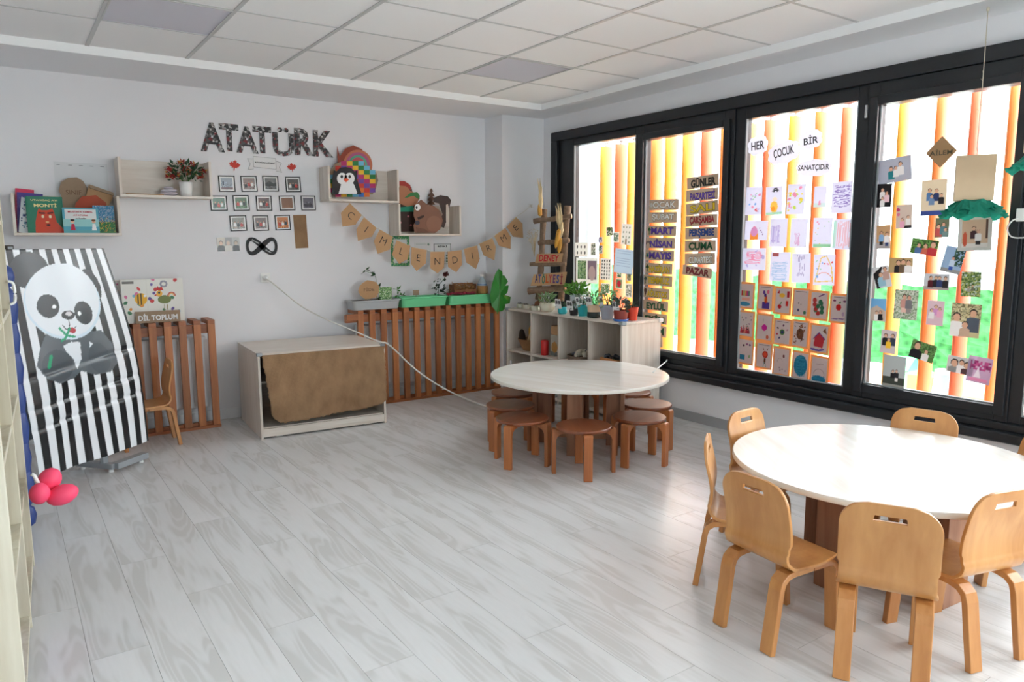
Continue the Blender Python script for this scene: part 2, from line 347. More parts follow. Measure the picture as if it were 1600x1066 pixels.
# ------------------------------------------------------------------ room shell
random.seed(7)
fl = struct(box('floor', XL - 0.15, XW + 0.2, YR - 0.15, YB + 0.15, -0.08, -0.0065, plain('subfloor', S(150, 146, 140), 0.9)))
tag(fl, 'whitewashed wood laminate floor of staggered planks', 'floor')
PW, PL = 0.1915, 1.29
full = MB().box(-PW / 2 + 0.0006, PW / 2 - 0.0006, -PL / 2 + 0.0006, PL / 2 - 0.0006, -0.006, 0).mesh('plank'); full.materials.append(M_PLANK)
ncol = int((XW - XL) / PW) + 1
for i in range(ncol):
    x = XL + PW * (i + 0.5); y = YR - PL * ((i * 0.37) % 1.0)
    while y < YB - 0.02:
        a, b = max(y, YR), min(y + PL, YB); w = min(PW, XW - (x - PW / 2))
        if b - a > 0.02 and a > -1.0 - PL and w > 0.01:
            if b - a > PL - 1e-3 and w > PW - 1e-3: o = link('plank', full, None, fl); o.location = (x, (a + b) / 2, 0)
            else:
                o = MB().box(-PW / 2 + 0.0006, -PW / 2 + w - 0.0006, -(b - a) / 2 + 0.0006, (b - a) / 2 - 0.0006, -0.006, 0).build('plank', M_PLANK, fl, loc=(x, (a + b) / 2, 0))
        y += PL
# floor behind the photographer
box('floor_board_field', XL, XW, YR, -1.0, -0.0064, -0.0062, M_PLANK, fl)

def wall(name, label, boxes, mat=M_WALL):
    q = MB()
    for b in boxes: q.box(*b)
    return tag(struct(q.build(name, mat)), label, 'wall')
wall('wall_back', 'white painted end wall with shelves and wall display', [(XL - 0.15, XW + 0.2, YB, YB + 0.15, 0, 2.9)])
wall('wall_left', 'white painted wall beside the photographer', [(XL - 0.15, XL, YR, YB, 0, 2.9)])
WY0, WY1, WZ0, WZ1 = -2.4, 5.85, 0.345, 2.515
wall('wall_right', 'white painted wall around the long black window', [(XW, XW + 0.2, WY0, YB, 0, WZ0), (XW, XW + 0.2, YR, WY0, 0, 2.9), (XW, XW + 0.2, WY1, YB, WZ0, 2.9), (XW, XW + 0.2, WY0, WY1, WZ1, 2.9)])
wall('wall_rear', 'white painted wall behind the photographer with an opening added for fill light', [(XL, 2.05, YR - 0.15, YR, 0, 2.9), (4.15, XW + 0.2, YR - 0.15, YR, 0, 2.9), (2.05, 4.15, YR - 0.15, YR, 0, 0.5), (2.05, 4.15, YR - 0.15, YR, 2.5, 2.9)])  # opening in this wall is added and sized to let in fill daylight
wall('wall_pillar', 'white square pillar in the corner beside the window', [(4.05, XW, 6.006, YB, 0, ZS)])
tag(struct(box('baseboard_back', XL, 4.05, YB - 0.014, YB, 0, 0.085, M_WHITE, bevel=0.002)), 'white skirting board along the end wall', 'skirting')
tag(struct(box('baseboard_right', XW - 0.012, XW, YR, 6.0, 0, 0.078, plain('grey_skirting', S(158, 160, 162), 0.5), bevel=0.002)), 'grey skirting board under the long window', 'skirting')

# ceiling: plaster border a little lower than a field of tiles on metal bars
XE, YE = 4.221, 5.610
ce = MB(); ce.box(XL, XW, YE, YB, ZS, ZS + 0.12); ce.box(XE, XW, YR, YE, ZS, ZS + 0.12); ce.box(XL, XE, YR, YE, ZT + 0.02, ZT + 0.12)
ceil = tag(struct(ce.build('ceiling', M_WALL)), 'suspended ceiling of white square tiles with a plaster border', 'ceiling')
tag(struct(MB().box(XL, XE, YE - 0.004, YE - 0.0002, ZS - 0.002, ZT + 0.0015).box(XE - 0.004, XE - 0.0002, YR, YE - 0.004, ZS - 0.002, ZT + 0.0015).build('trim_3', plain('bright_white_strip', S(250, 251, 252), 0.45))), 'bright white strip edging the tile field of the ceiling', 'ceiling trim')
gx = [XL] + [0.564 - 0.6] + [0.564 + 0.6 * c for c in range(6)] + [XE]
gy = [YE] + [4.9305 - 0.6 * k for k in range(8)]
for i in range(len(gx) - 1):
    for j in range(len(gy) - 1):
        x0, x1, y0, y1 = gx[i], gx[i + 1], gy[j + 1], gy[j]
        if j == 1 and abs(x0 - 0.564) < 0.01 or j == 1 and abs(x0 - 2.964) < 0.01:
            li = thing('ceiling_light', 'unlit square ceiling light panel ' + ('nearer the shelves full of books' if i < 4 else 'above the stool table'), 'ceiling light', ((x0 + x1) / 2, (y0 + y1) / 2, ZT), 0, 'ceiling light panels')
            box('diffuser', -0.285, 0.285, -0.285, 0.285, -0.001, 0.006, M_LIGHT, li)
            cutbox('panel_frame', (-0.294, 0.294, -0.294, 0.294), (-0.285, 0.285, -0.285, 0.285), -0.006, 0.002, M_GRID, li).rotation_euler = (R(90), 0, 0)
        else:
            w, d = (x1 - x0) / 2 - 0.004, (y1 - y0) / 2 - 0.004
            box('tile', -w, w, -d, d, 0.002, 0.014, M_TILE, ceil).location = ((x0 + x1) / 2, (y0 + y1) / 2, ZT)
for x in gx[1:-1]: box('grid_bar', x - 0.012, x + 0.012, 0.6, YE, ZT - 0.002, ZT + 0.003, M_GRID, ceil)
for y in gy[1:]:
    for i in range(len(gx) - 1): box('grid_bar', gx[i] + 0.012, gx[i + 1] - 0.012, y - 0.009, y + 0.009, ZT - 0.001, ZT + 0.003, M_GRID, ceil)

# long black window: outer casing, then six lights side by side
tr = MB(); cx0 = XW - 0.035
tr.box(cx0, XW + 0.08, WY0, WY1, 2.43, WZ1); tr.box(cx0, XW + 0.08, WY1 - 0.09, WY1, WZ0, 2.43); tr.box(cx0, XW + 0.08, WY0, WY0 + 0.09, WZ0, 2.43)
tag(struct(tr.build('trim_1', M_BLACK, bevel=0.004)), 'black casing around the long window', 'window casing')
sl = MB(); sl.box(XW - 0.075, XW + 0.08, WY0, WY1, WZ0, 0.405); sl.box(XW - 0.03, XW + 0.08, WY0, WY1, 0.40, 0.45)
tag(struct(sl.build('trim_2', M_BLACK, bevel=0.012, seg=3)), 'black window ledge running below the panes', 'window ledge')
WINS = [(5.535, 4.701, 0.50, 2.366, 0, 'end pane beside the corner pillar'), (4.588, 3.742, 0.545, 2.31, 1, 'pane carrying the cardboard month and day strips'), (3.565, 2.702, 0.495, 2.345, 0, 'pane covered with drawings and paper clouds'),
        (2.558, 1.781, 0.54, 2.294, 1, 'pane covered with family photographs'), (1.651, 0.86, 0.495, 2.345, 0, 'pane just past the photographs'), (0.75, -0.1, 0.54, 2.3, 1, 'pane beside the photographer'),
        (-0.2, -1.0, 0.495, 2.345, 0, 'pane behind the photographer'), (-1.12, -2.25, 0.54, 2.3, 1, 'last pane behind the photographer')]
for k, (ya, yb_, z0, z1, sash, what) in enumerate(WINS):
    L = 5.76 if k == 0 else (WINS[k - 1][1] + ya) / 2; Rr = WY0 + 0.09 if k == len(WINS) - 1 else (yb_ + WINS[k + 1][0]) / 2
    e = bpy.data.objects.new('window_%d' % (k + 1), None); COL.objects.link(e); tag(e, 'black framed window, ' + what, 'window', kind='structure')
    xf = XW - (0.012 if sash else 0.0)
    q = MB(); q.box(xf, XW + 0.07, ya, L, 0.45, 2.43); q.box(xf, XW + 0.07, Rr, yb_, 0.45, 2.43); q.box(xf, XW + 0.07, yb_, ya, 0.45, z0); q.box(xf, XW + 0.07, yb_, ya, z1, 2.43)
    q.build('frame', M_BLACK, e, 0.003)
    if sash:
        q = MB(); w = 0.052; x0 = XW - 0.034
        q.box(x0, XW - 0.013, ya, ya + w, z0 - w, z1 + w); q.box(x0, XW - 0.013, yb_ - w, yb_, z0 - w, z1 + w); q.box(x0, XW - 0.013, yb_, ya, z0 - w, z0); q.box(x0, XW - 0.013, yb_, ya, z1, z1 + w)
        q.build('sash', M_BLACK, e, 0.004)
    q = MB(); w = 0.008
    q.box(XW + 0.0, XW + 0.02, ya - w, ya, z0, z1); q.box(XW + 0.0, XW + 0.02, yb_, yb_ + w, z0, z1); q.box(XW, XW + 0.02, yb_ + w, ya - w, z0, z0 + w)
    q.build('glazing_bead', M_GREY, e)
    box('pane', XW + 0.014, XW + 0.02, yb_, ya, z0, z1, M_GLASS, e)
hb = MB(); hb.box(XW - 0.05, XW - 0.034, 2.616, 2.632, 2.22, 2.30)
hb.build('hinge', M_CHROME, bpy.data.objects['window_4'], bevel=0.003)
e = bpy.data.objects.new('window_9', None); COL.objects.link(e); tag(e, 'unseen window added behind the photographer for fill daylight', 'window', kind='structure')  # unseen rear window, added to bring fill light from behind the camera
cutbox('frame', (2.05, 4.15, 0.5, 2.5), (2.11, 4.09, 0.56, 2.44), YR - 0.12, YR - 0.04, M_BLACK, e)
box('pane', 2.11, 4.09, YR - 0.085, YR - 0.08, 0.56, 2.44, M_GLASS, e)

# ------------------------------------------------------------------ outside: painted louvres, paving, green screen
tag(struct(box('ground_outside', XW + 0.2, 40, -30, 40, -0.3, -0.1, plain('pale_paving', S(214, 212, 208), 0.8, noise=0.06, nscale=3))), 'pale paving outside the window', 'paving')
tag(struct(box('ground_behind', -30, XW + 0.2, -40, YR - 0.15, -0.3, -0.1, plain('pale_paving', S(214, 212, 208), 0.8))), 'pale paving behind the building', 'paving')
LC = [S(240, 134, 62), S(248, 174, 66), S(246, 176, 70), S(238, 116, 76)]
names = ['orange', 'amber', 'yellow', 'coral']
LM = [plain('louvre_paint_' + n, c, 0.45, 0.4) for n, c in zip(names, LC)]
seq = {2.0: 0, 2.212: 3, 2.416: 0, 2.657: 1, 2.86: 1, 3.063: 3, 3.272: 0, 3.489: 1, 3.709: 3, 3.892: 1, 4.132: 0, 4.337: 3, 4.547: 1, 4.753: 1, 4.936: 0, 5.04: 1, 5.232: 1, 5.41: 3, 5.625: 1, 1.79: 1, 1.58: 0, 1.37: 1}
lou = None
ys = sorted(seq); ordw = ['first', 'second', 'third', 'fourth', 'fifth', 'sixth', 'seventh', 'eighth', 'ninth', 'tenth', 'eleventh', 'twelfth', 'thirteenth', 'fourteenth', 'fifteenth', 'sixteenth', 'seventeenth', 'eighteenth', 'nineteenth', 'twentieth', 'twenty first', 'twenty second', 'twenty third']
vis = [y for y in reversed(ys)]
prof = [(0.5, -0.1), (0.5, 2.40)]
for i, y in enumerate(vis):
    if y == 5.04: continue
    q = MB().lathe([(0.5, -0.098), (0.5, 2.395)], 20, Matrix.Diagonal((0.165, 0.052, 1, 1)))
    o = q.build('louvre', LM[seq[y]], loc=(5.05, y, 0))
    n = i - (1 if y < 5.04 else 0)
    far = n + 1
    lab = f'{names[seq[y]]} upright louvre outside, ' + (f'{ordw[far - 1]} counting from the grey panel' if far <= 23 else 'beyond the photograph window')
    tag(o, lab, 'louvre', 'coloured louvres outside the window')
tag(MB().box(5.0, 5.05, 5.84, 6.1, -0.098, 2.4).build('facade_panel', plain('dull_aluminium', S(150, 154, 156), 0.5, metal=0.2)), 'dull grey metal panel at the end of the louvres', 'panel')
rl = thing('louvre_rail', 'thin grey rail carrying the tops of the coloured louvres', 'rail', (5.05, 2.9, 2.43))
MB().box(-0.02, 0.02, -2.9, 3.2, 0.0, 0.025).build('rail_bar', M_GREY, rl)
for y in vis: MB().box(-0.012, 0.012, y - 2.9 - 0.012, y - 2.9 + 0.012, -0.034, 0.0).build('bracket', M_GREY, rl)
# green screen, built as turf on a fence
tm, tt, tp = nt('artificial_turf'); tcn = tt.nodes.new('ShaderNodeTexCoord'); vo = tt.nodes.new('ShaderNodeTexVoronoi'); vo.inputs['Scale'].default_value = 14
crm = tt.nodes.new('ShaderNodeValToRGB'); crm.color_ramp.elements[0].color = (*S(22, 84, 40), 1); crm.color_ramp.elements[1].color = (*S(66, 140, 78), 1); crm.color_ramp.elements[1].position = 0.7
tt.links.new(tcn.outputs['Object'], vo.inputs['Vector']); tt.links.new(vo.outputs['Distance'], crm.inputs[0]); tt.links.new(crm.outputs[0], tp.inputs['Base Color']); tp.inputs['Roughness'].default_value = 0.9
fe = thing('turf_fence', 'green artificial turf fence seen beyond the louvres', 'fence', (8.0, 5.0, -0.1))
q = MB(); ny, nz = 90, 12; rnd = random.Random(3); g = {}
vs = []; fs = []
for i in range(ny + 1):
    for j in range(nz + 1): vs.append((-0.03 + rnd.uniform(-0.03, 0.03), -6.5 + 13 * i / ny, 0.2 + (0.78 + 0.03 * i / 10) * j / nz + (rnd.uniform(-0.02, 0.02))))
for i in range(ny):
    for j in range(nz): a = i * (nz + 1) + j; fs.append((a, a + 1, a + nz + 2, a + nz + 1))
q.add(vs, fs); q.box(0.03, 0.06, -6.5, 6.5, 0.2, 0.95)
q.build('turf', tm, fe)
for y in (-5.5, -3.5, -1.9, 0.5, 2.5, 4.5): MB().box(-0.075, -0.035, y - 0.025, y + 0.025, 0, 1.2).build('post', plain('teal_paint', S(40, 140, 140), 0.5), fe)
def toy(name, label, px, py, X, w, h, col, shape):
    p = atX(px, py, X); o = thing(name, label, 'toy', (X, p.y, -0.1)); m = plain('toy_' + name, col, 0.4)
    if shape == 'house':
        MB().box(-w / 2, w / 2, -w / 2, w / 2, 0, h * 0.65).build('body', m, o, 0.01); MB().prism([(-w * .6, h * .65), (w * .6, h * .65), (0, h)], w * 1.1, y0=-w * .55).build('roof', plain('toy_roof', S(90, 180, 130), 0.5), o)
    elif shape == 'barrel':
        MB().lathe([(w * .42, 0), (w * .5, h * .5), (w * .42, h)], 20).build('body', m, o); MB().lathe([(w * .44, h), (w * .44, h + .03)], 20).build('lid', plain('toy_lid', S(230, 230, 225), 0.5), o)
    else:
        MB().box(-w / 2, w / 2, -w / 2, w / 2, 0.04, h).build('crate', m, o, 0.01)
        for sx in (-1, 1): MB().box(sx * w * .4 - .03, sx * w * .4 + .03, -w / 2, w / 2, 0, 0.04).build('foot', M_CARD, o)
toy('toy_barrel', 'blue play barrel on the paving outside', 1478, 600, 7.0, 0.22, 0.36, S(120, 190, 230), 'barrel')
toy('toy_crate', 'yellow play crate on the paving outside', 1453, 600, 7.3, 0.3, 0.28, S(244, 214, 90), 'crate')
toy('toy_house', 'small green toy house on the paving outside', 1408, 590, 7.7, 0.25, 0.36, S(120, 210, 140), 'house')
toy('planter_crate', 'brown wooden planter outside by the last louvres', 1535, 615, 6.6, 0.42, 0.3, S(196, 150, 110), 'crate')

# ------------------------------------------------------------------ round tables
def round_table(label, loc, rz, base_rot, lw=0.085):
    t = thing('round_table', label, 'table', loc, rz, 'round tables')
    Rt, H = 0.637, 0.52
    MB().lathe([(Rt - 0.002, H - 0.024), (Rt, H - 0.022), (Rt, H - 0.003), (Rt - 0.003, H)], 96).build('tabletop', M_TABLE, t)
    e = MB(); e.lathe([(Rt + 0.0005, H - 0.0225), (Rt + 0.0015, H - 0.021), (Rt + 0.0015, H - 0.004), (Rt + 0.0005, H - 0.003)], 96, cap=False); e.build('edge_band', M_EDGE, t)
    for k in range(4):
        a = base_rot + k * math.pi / 2; Mx = Matrix.Rotation(a, 4, 'Z')
        p = MB().box(0.30, 0.33, -lw, lw, 0, H - 0.024).build('leg', M_PED, t, 0.002); p.rotation_euler = (0, 0, a)
        q = MB().box(0.0, 0.26, -0.018, 0.018, 0, H - 0.06); 
        p2 = MB().box(0.20, 0.30, -0.015, 0.015, 0, H - 0.024).build('leg_web', M_PED, t, 0.002); p2.rotation_euler = (0, 0, a)
    for k in range(2):
        a = base_rot + k * math.pi / 2
        for z0, z1 in ((0.045 + 0.0015 * k, 0.085), (H - 0.075 + 0.0015 * k, H - 0.025)):
            s = MB()
            if k == 0: s.box(-0.20, 0.20, -0.015, 0.015, z0, z1)
            else: s.box(-0.20, -0.015, -0.015, 0.015, z0, z1); s.box(0.015, 0.20, -0.015, 0.015, z0, z1)
            o = s.build('stretcher', M_PEDX, t, 0.002); o.rotation_euler = (0, 0, a)
    return t
T1 = (3.359, 4.005); T2 = (3.085, 1.61)
round_table('pale round table ringed by low brown stools', (T1[0], T1[1], 0), 0.35, math.radians(25), 0.052)
round_table('pale round table ringed by beech chairs, glaring in window light', (T2[0], T2[1], 0), -0.6, math.radians(30))

# ------------------------------------------------------------------ stools
def stool(label, x, y, rz):
    t = thing('stool', label, 'stool', (x, y, 0), rz, 'low stools around the table')
    MB().lathe([(0.166, 0.287), (0.174, 0.292), (0.175, 0.304), (0.1735, 0.3075), (0.170, 0.310)], 40).build('seat', M_STOOL, t)
    for k in range(4):
        a = k * math.pi / 2
        w = 0.027; q = MB()
        q.prism([(0.03, 0.262), (0.120, 0.262), (0.150, 0.256), (0.168, 0.242), (0.177, 0.220), (0.178, 0.0), (0.203, 0.0), (0.203, 0.280), (0.198, 0.290), (0.182, 0.291), (0.178, 0.2865), (0.03, 0.2865)], 2 * w, y0=-w)
        o = q.build('leg', M_STOOLZ, t, 0.003); o.rotation_euler = (0, 0, a)
    return t
STOOLS = [('low brown stool in front of the slatted cover end of the table', 2.925, 4.247, 0.25), ('low brown stool between the two stools nearest the burlap cabinet', 2.762, 3.874, 0.45),
          ('low brown stool standing furthest out from the stool table towards the bare floor', 2.955, 3.472, 1.02), ('low brown stool with pale sheen, between the front stool and the window', 3.415, 3.441, 0.30),
          ('low brown stool nearest the window ledge', 3.735, 3.690, 0.2), ('low stool tucked behind the stool table towards the slatted cover', 3.20, 4.60, 0.1),
          ('low stool tucked behind the stool table by the shelf unit', 3.70, 4.47, 0.5), ('low stool behind the table between shelf unit and window', 3.93, 4.09, 0.35)]
for a in STOOLS: stool(*a)

# ------------------------------------------------------------------ beech chairs
def rrect(w, h, r, n=6, r2=None):
    out = []
    for cx, cz, a0, q in ((w / 2, h, 0, r), (-w / 2, h, 90, r), (-w / 2, 0, 180, r2 or r), (w / 2, 0, 270, r2 or r)):
        sx = 1 if cx > 0 else -1; sz = 1 if cz > 0 else -1
        for i in range(n + 1):
            a = R(a0 + 90 * i / n); out.append((cx - sx * q + q * math.cos(a), (cz - q if cz > 0 else q) + q * math.sin(a)))
    return out
def chair_shell():
    """one bent ply sheet: seat, curve, back with a slot; built on a (u, s) grid, s running along the profile"""
    seatL, rad = 0.285, 0.055; prof = []
    for i in range(6): prof.append((seatL - (seatL - rad) * i / 5, 0.305 - 0.006 * math.sin(math.pi * i / 5)))
    for i in range(1, 7):
        a = R(90 * i / 6); prof.append((rad - rad * math.sin(a), 0.305 + rad - rad * math.cos(a)))
    z0 = 0.36; nb = 26
    for i in range(1, nb + 1):
        f = i / nb; z = z0 + (0.62 - z0) * f; prof.append((0.004 + 0.016 * math.sin(math.pi * min(1, f * 1.3)) * (1 - f) - 0.030 * f ** 1.3, z))
    k = len(prof); nx = 31; W = 0.152; tck = 0.011
    bm = bmesh.new(); G = []
    for i, (y, z) in enumerate(prof):
        row = []
        w = W
        if i < 3: w = W - 0.018 * ((3 - i) / 3) ** 2
        if 9 <= i <= 14: w = W - 0.006
        top = 0.62; r = 0.085
        if z > top - r and i > 12:
            q = (z - (top - r)) / r; w = W - r + r * math.sqrt(max(0, 1 - q * q)); w = max(w, W - r)
        for j in range(nx): row.append(bm.verts.new((w * (2 * j / (nx - 1) - 1), y, z)))
        G.append(row)
    for i in range(k - 1):
        for j in range(nx - 1):
            zc = (prof[i][1] + prof[i + 1][1]) / 2
            xs = (G[i][j].co.x + G[i][j + 1].co.x) / 2
            if i > 12 and 0.555 < zc < 0.585 and abs(xs) < 0.047: continue
            bm.faces.new((G[i][j], G[i][j + 1], G[i + 1][j + 1], G[i + 1][j]))
    me = bpy.data.meshes.new('shell'); bm.to_mesh(me); bm.free()
    for p in me.polygons: p.use_smooth = True
    me.materials.append(M_BEECH); return me
CH = chair_shell()
def chair(label, x, y, th, grp='beech chairs around the table'):
    """th: direction the sitter faces"""
    t = thing('child_chair', label, 'chair', (x, y, 0), th - math.pi / 2, grp)
    o = link('seat_and_back', CH, None, t); s = o.modifiers.new('ply', 'SOLIDIFY'); s.thickness = 0.012; s.offset = 0
    b = o.modifiers.new('edge', 'BEVEL'); b.width = 0.0025; b.segments = 2; b.limit_method = 'ANGLE'; b.angle_limit = R(50)
    for sx in (-1, 1):
        back = [(0.15, 0.286), (0.055, 0.286), (0.02, 0.280), (-0.003, 0.262), (-0.012, 0.235), (-0.028, 0.12), (-0.046, 0.0)]
        front = [(0.152, 0.286), (0.235, 0.286), (0.262, 0.280), (0.281, 0.262), (0.288, 0.235), (0.298, 0.12), (0.308, 0.0)]
        for pf in (back, front):
            o = MB().strip(pf, 0.054, 0.024).build('leg', M_BEECHX, t, 0.003); o.location = (sx * 0.115, 0, 0.0)
    return t
CHAIRS = [('beech chair seen edge-on at the bare-floor side of the table', 2.472, 2.045, -0.93), ('beech chair showing its back, between the edge-on chair and the pale frontmost chair', 2.195, 1.605, -0.09),
          ('pale beech chair turned fully back-on, frontmost at the table', 2.307, 1.177, 0.481), ('beech chair with reddish seat, cut off at the picture edge in front of the table', 2.745, 1.035, 1.303),
          ('beech chair half hidden behind the table next to the stools', 3.03, 2.285, -1.50), ('beech chair behind the table under the photograph window', 3.735, 1.775, 3.35), ('beech chair behind the table cut off by the picture edge', 3.66, 1.23, 2.55)]
for a in CHAIRS: chair(*a)
chair('small beech chair facing the panda banner by the slatted cover', 0.93, 5.80, math.pi, 'lone chair')

# ------------------------------------------------------------------ radiators and slatted covers
def radiator(label, x0, x1):
    t = thing('radiator', label, 'radiator', ((x0 + x1) / 2, YB - 0.09, 0), 0, 'panel radiators')
    w = (x1 - x0) / 2; m = plain('radiator_enamel', S(232, 234, 236), 0.35)
    MB().box(-w, w, -0.05, 0.05, 0.15, 0.72).build('panel', m, t, 0.004)
    q = MB(); n = int(w * 2 / 0.05)
    for i in range(n): x = -w + 0.03 + i * 0.05; q.box(x, x + 0.03, -0.056, -0.0505, 0.17, 0.70)
    q.build('ribs', m, t)
    for s in (-1, 1): MB().box(s * w * 0.8 - 0.015, s * w * 0.8 + 0.015, 0.0505, 0.085, 0.3, 0.6).build('bracket', m, t)
    MB().tube([(-w + 0.05, 0, 0.15), (-w + 0.05, 0, 0.0)], 0.009).build('pipe', m, t)
radiator('white panel radiator behind the cover next to the panda banner', 0.45, 1.30)
radiator('white panel radiator behind the long cover carrying trays', 2.60, 3.95)
def slat_cover(name, label, xs, yf, H, ext0, ext1, grp='slatted radiator covers'):
    t = thing('radiator_cover', label, 'radiator cover', (0, 0, 0), 0, grp); w = 0.046
    x0, x1 = xs[0] - 0.03, xs[-1] + 0.03
    for i, x in enumerate(xs):
        M = link('slat', SL[H], None, t); M.location = (x, yf, 0)
        M = link('top_slat', TS, None, t); M.location = (x, yf + 0.03, H)
    for z0, z1, yy, n in ((0.0, 0.045, yf + 0.0305, 'bottom_rail'), (H - 0.105, H - 0.035, yf + 0.0305, 'top_rail')):
        box(n, x0 - (ext0 if n == 'top_rail' else 0), x1, yy, yy + 0.03, z0, z1, M_SLATX, t, 0.002)
    box('bottom_board', x0, x1, yf - 0.012, yf + 0.03, 0.0, 0.022, M_SLATX, t, 0.002)
    if ext0: box('top_edge', x0 - ext0, xs[0] - 0.024, yf, yf + 0.03, H - 0.085, H - 0.028, M_SLATX, t, 0.002)
    return t
TS = MB().box(-0.026, 0.026, -0.03, 0.20, -0.034, 0.0).mesh('top_slat'); TS.materials.append(M_SLATX)
SL = {}
for H in (0.862, 0.864):
    SL[H] = MB().box(-0.026, 0.026, 0.0, 0.03, 0.0222, H - 0.0345).mesh('slat'); SL[H].materials.append(M_SLAT)
px = [195, 218, 242, 267, 289, 313, 334]; sp = [atY(p, 570, 6.06).x for p in px]; st = (sp[-1] - sp[1]) / 5
slat_cover('radiator_cover', 'short slatted wooden radiator cover behind the panda banner', [sp[1] + st * k for k in range(-4, 6)], 6.06, 0.862, 0, 0)
a, b = atY(564, 500, 6.055).x, atY(777, 490, 6.055).x
slat_cover('radiator_cover', 'long slatted wooden radiator cover holding the green trays', [a + (b - a) * k / 13 for k in range(14)], 6.055, 0.864, 0.10, 0)

# ------------------------------------------------------------------ cabinet with burlap front
cb = thing('low_cabinet', 'low pale cabinet with burlap hanging over its open front', 'cabinet', (1.992, 5.43, 0), R(-4.0))
HW, CD, CHh = 0.495, 0.76, 0.648
box('top_board', -HW, HW, 0.0, CD, CHh - 0.018, CHh, M_ASH, cb, 0.001)
for s in (-1, 1): box('side_panel', min(s * HW, s * (HW - 0.018)), max(s * HW, s * (HW - 0.018)), 0.0, CD, 0.0, CHh - 0.0185, M_ASHZ, cb, 0.001)
box('back_panel', -HW + 0.0185, HW - 0.0185, CD - 0.012, CD, 0.02, CHh - 0.0185, M_ASH, cb)
box('bottom_board', -HW + 0.0185, HW - 0.0185, 0.02, CD - 0.0125, 0.065, 0.083, M_ASH, cb)
box('plinth', -HW + 0.0185, HW - 0.0185, 0.0, 0.018, 0.012, 0.075, M_ASH, cb, 0.001)
box('shelf_board', -HW + 0.0185, HW - 0.0185, 0.10, CD - 0.0125, 0.40, 0.418, M_ASH, cb)
for s in (-1, 1):
    q = MB().box(-0.02, 0.02, -0.005, 0.03, -0.022, 0.004).build('corner_guard', M_GREY, cb, 0.003); q.location = (s * (HW - 0.016), 0, CHh)
    for c in range(2): box('glide', s * 0.35 - 0.03 + c * 0.01, s * 0.35 + 0.02, 0.03, 0.06, 0.0, 0.012, M_PVC, cb) if c == 0 else None
# burlap sheet: hangs from the top edge, sags in the middle, ragged at the hem
bm_, bt, bp = nt('burlap'); bc = bt.nodes.new('ShaderNodeTexCoord'); bmix = bt.nodes.new('ShaderNodeMix'); bmix.data_type = 'RGBA'
w1 = bt.nodes.new('ShaderNodeTexWave'); w1.inputs['Scale'].default_value = 55; w1.bands_direction = 'X'; w1.inputs['Distortion'].default_value = 3; w1.inputs['Detail Scale'].default_value = 3
w2 = bt.nodes.new('ShaderNodeTexWave'); w2.inputs['Scale'].default_value = 55; w2.bands_direction = 'Z'; w2.inputs['Distortion'].default_value = 3
nz_ = bt.nodes.new('ShaderNodeTexNoise'); nz_.inputs['Scale'].default_value = 9; nz_.inputs['Detail'].default_value = 6
for n_ in (w1, w2): bt.links.new(bc.outputs['Object'], n_.inputs['Vector'])
bmp = bt.nodes.new('ShaderNodeMapping'); bmp.inputs['Scale'].default_value = (1.15, 1.0, 0.75); bt.links.new(bc.outputs['Object'], bmp.inputs['Vector']); bt.links.new(bmp.outputs[0], nz_.inputs['Vector'])
ma = bt.nodes.new('ShaderNodeMath'); ma.operation = 'MULTIPLY'; bt.links.new(w1.outputs['Fac'], ma.inputs[0]); bt.links.new(w2.outputs['Fac'], ma.inputs[1])
mb = bt.nodes.new('ShaderNodeMath'); mb.operation = 'MULTIPLY_ADD'; mb.inputs[1].default_value = 0.5; bt.links.new(ma.outputs[0], mb.inputs[0]); bt.links.new(nz_.outputs['Fac'], mb.inputs[2])
bmix.inputs['A'].default_value = (*S(104, 78, 56), 1); bmix.inputs['B'].default_value = (*S(182, 147, 113), 1)
bt.links.new(mb.outputs[0], bmix.inputs['Factor']); bt.links.new(bmix.outputs['Result'], bp.inputs['Base Color']); bp.inputs['Roughness'].default_value = 0.95; bp.inputs['Specular IOR Level'].default_value = 0.1
bb = bt.nodes.new('ShaderNodeBump'); bb.inputs['Strength'].default_value = 0.5; bb.inputs['Distance'].default_value = 0.004; bt.links.new(ma.outputs[0], bb.inputs['Height']); bt.links.new(bb.outputs[0], bp.inputs['Normal'])
nx, nz = 60, 36; vs = []; fs = []; rnd = random.Random(5)
hem = [rnd.uniform(-0.006, 0.006) for _ in range(nx + 1)]; sd = [rnd.uniform(-0.005, 0.005) for _ in range(nz + 1)]
for j in range(nz + 1):
    v = j / nz
    for i in range(nx + 1):
        u = i / nx; x0 = -0.465 + 0.055 * v ** 1.3; x1 = 0.485 + 0.012 * v
        if i == 0: x0 += sd[j]
        if i == nx: x1 += sd[-1 - j]
        drop = 0.49 + 0.04 * (1 - u) - 0.03 * u ** 4 - 0.05 * max(0, 0.06 - u) / 0.06; drop -= 0.02 * (u > 0.97)
        y = -0.010 - 0.016 * v * (1 + math.sin(u * 9)) * 0.6 - 0.02 * math.sin(math.pi * v) * (0.6 + 0.4 * math.sin(5 * u + 1)) - 0.008 * math.sin(14 * u + 3 * v)
        y = min(y, -0.007)
        vs.append((x0 + (x1 - x0) * u, y, CHh - 0.012 - drop * v + hem[i] * (v > 0.99)))
for j in range(nz):
    for i in range(nx): a = j * (nx + 1) + i; fs.append((a, a + 1, a + nx + 2, a + nx + 1))
bu = MB().add(vs, fs, None, True).build('burlap_sheet', bm_, cb); s = bu.modifiers.new('cloth', 'SOLIDIFY'); s.thickness = 0.002
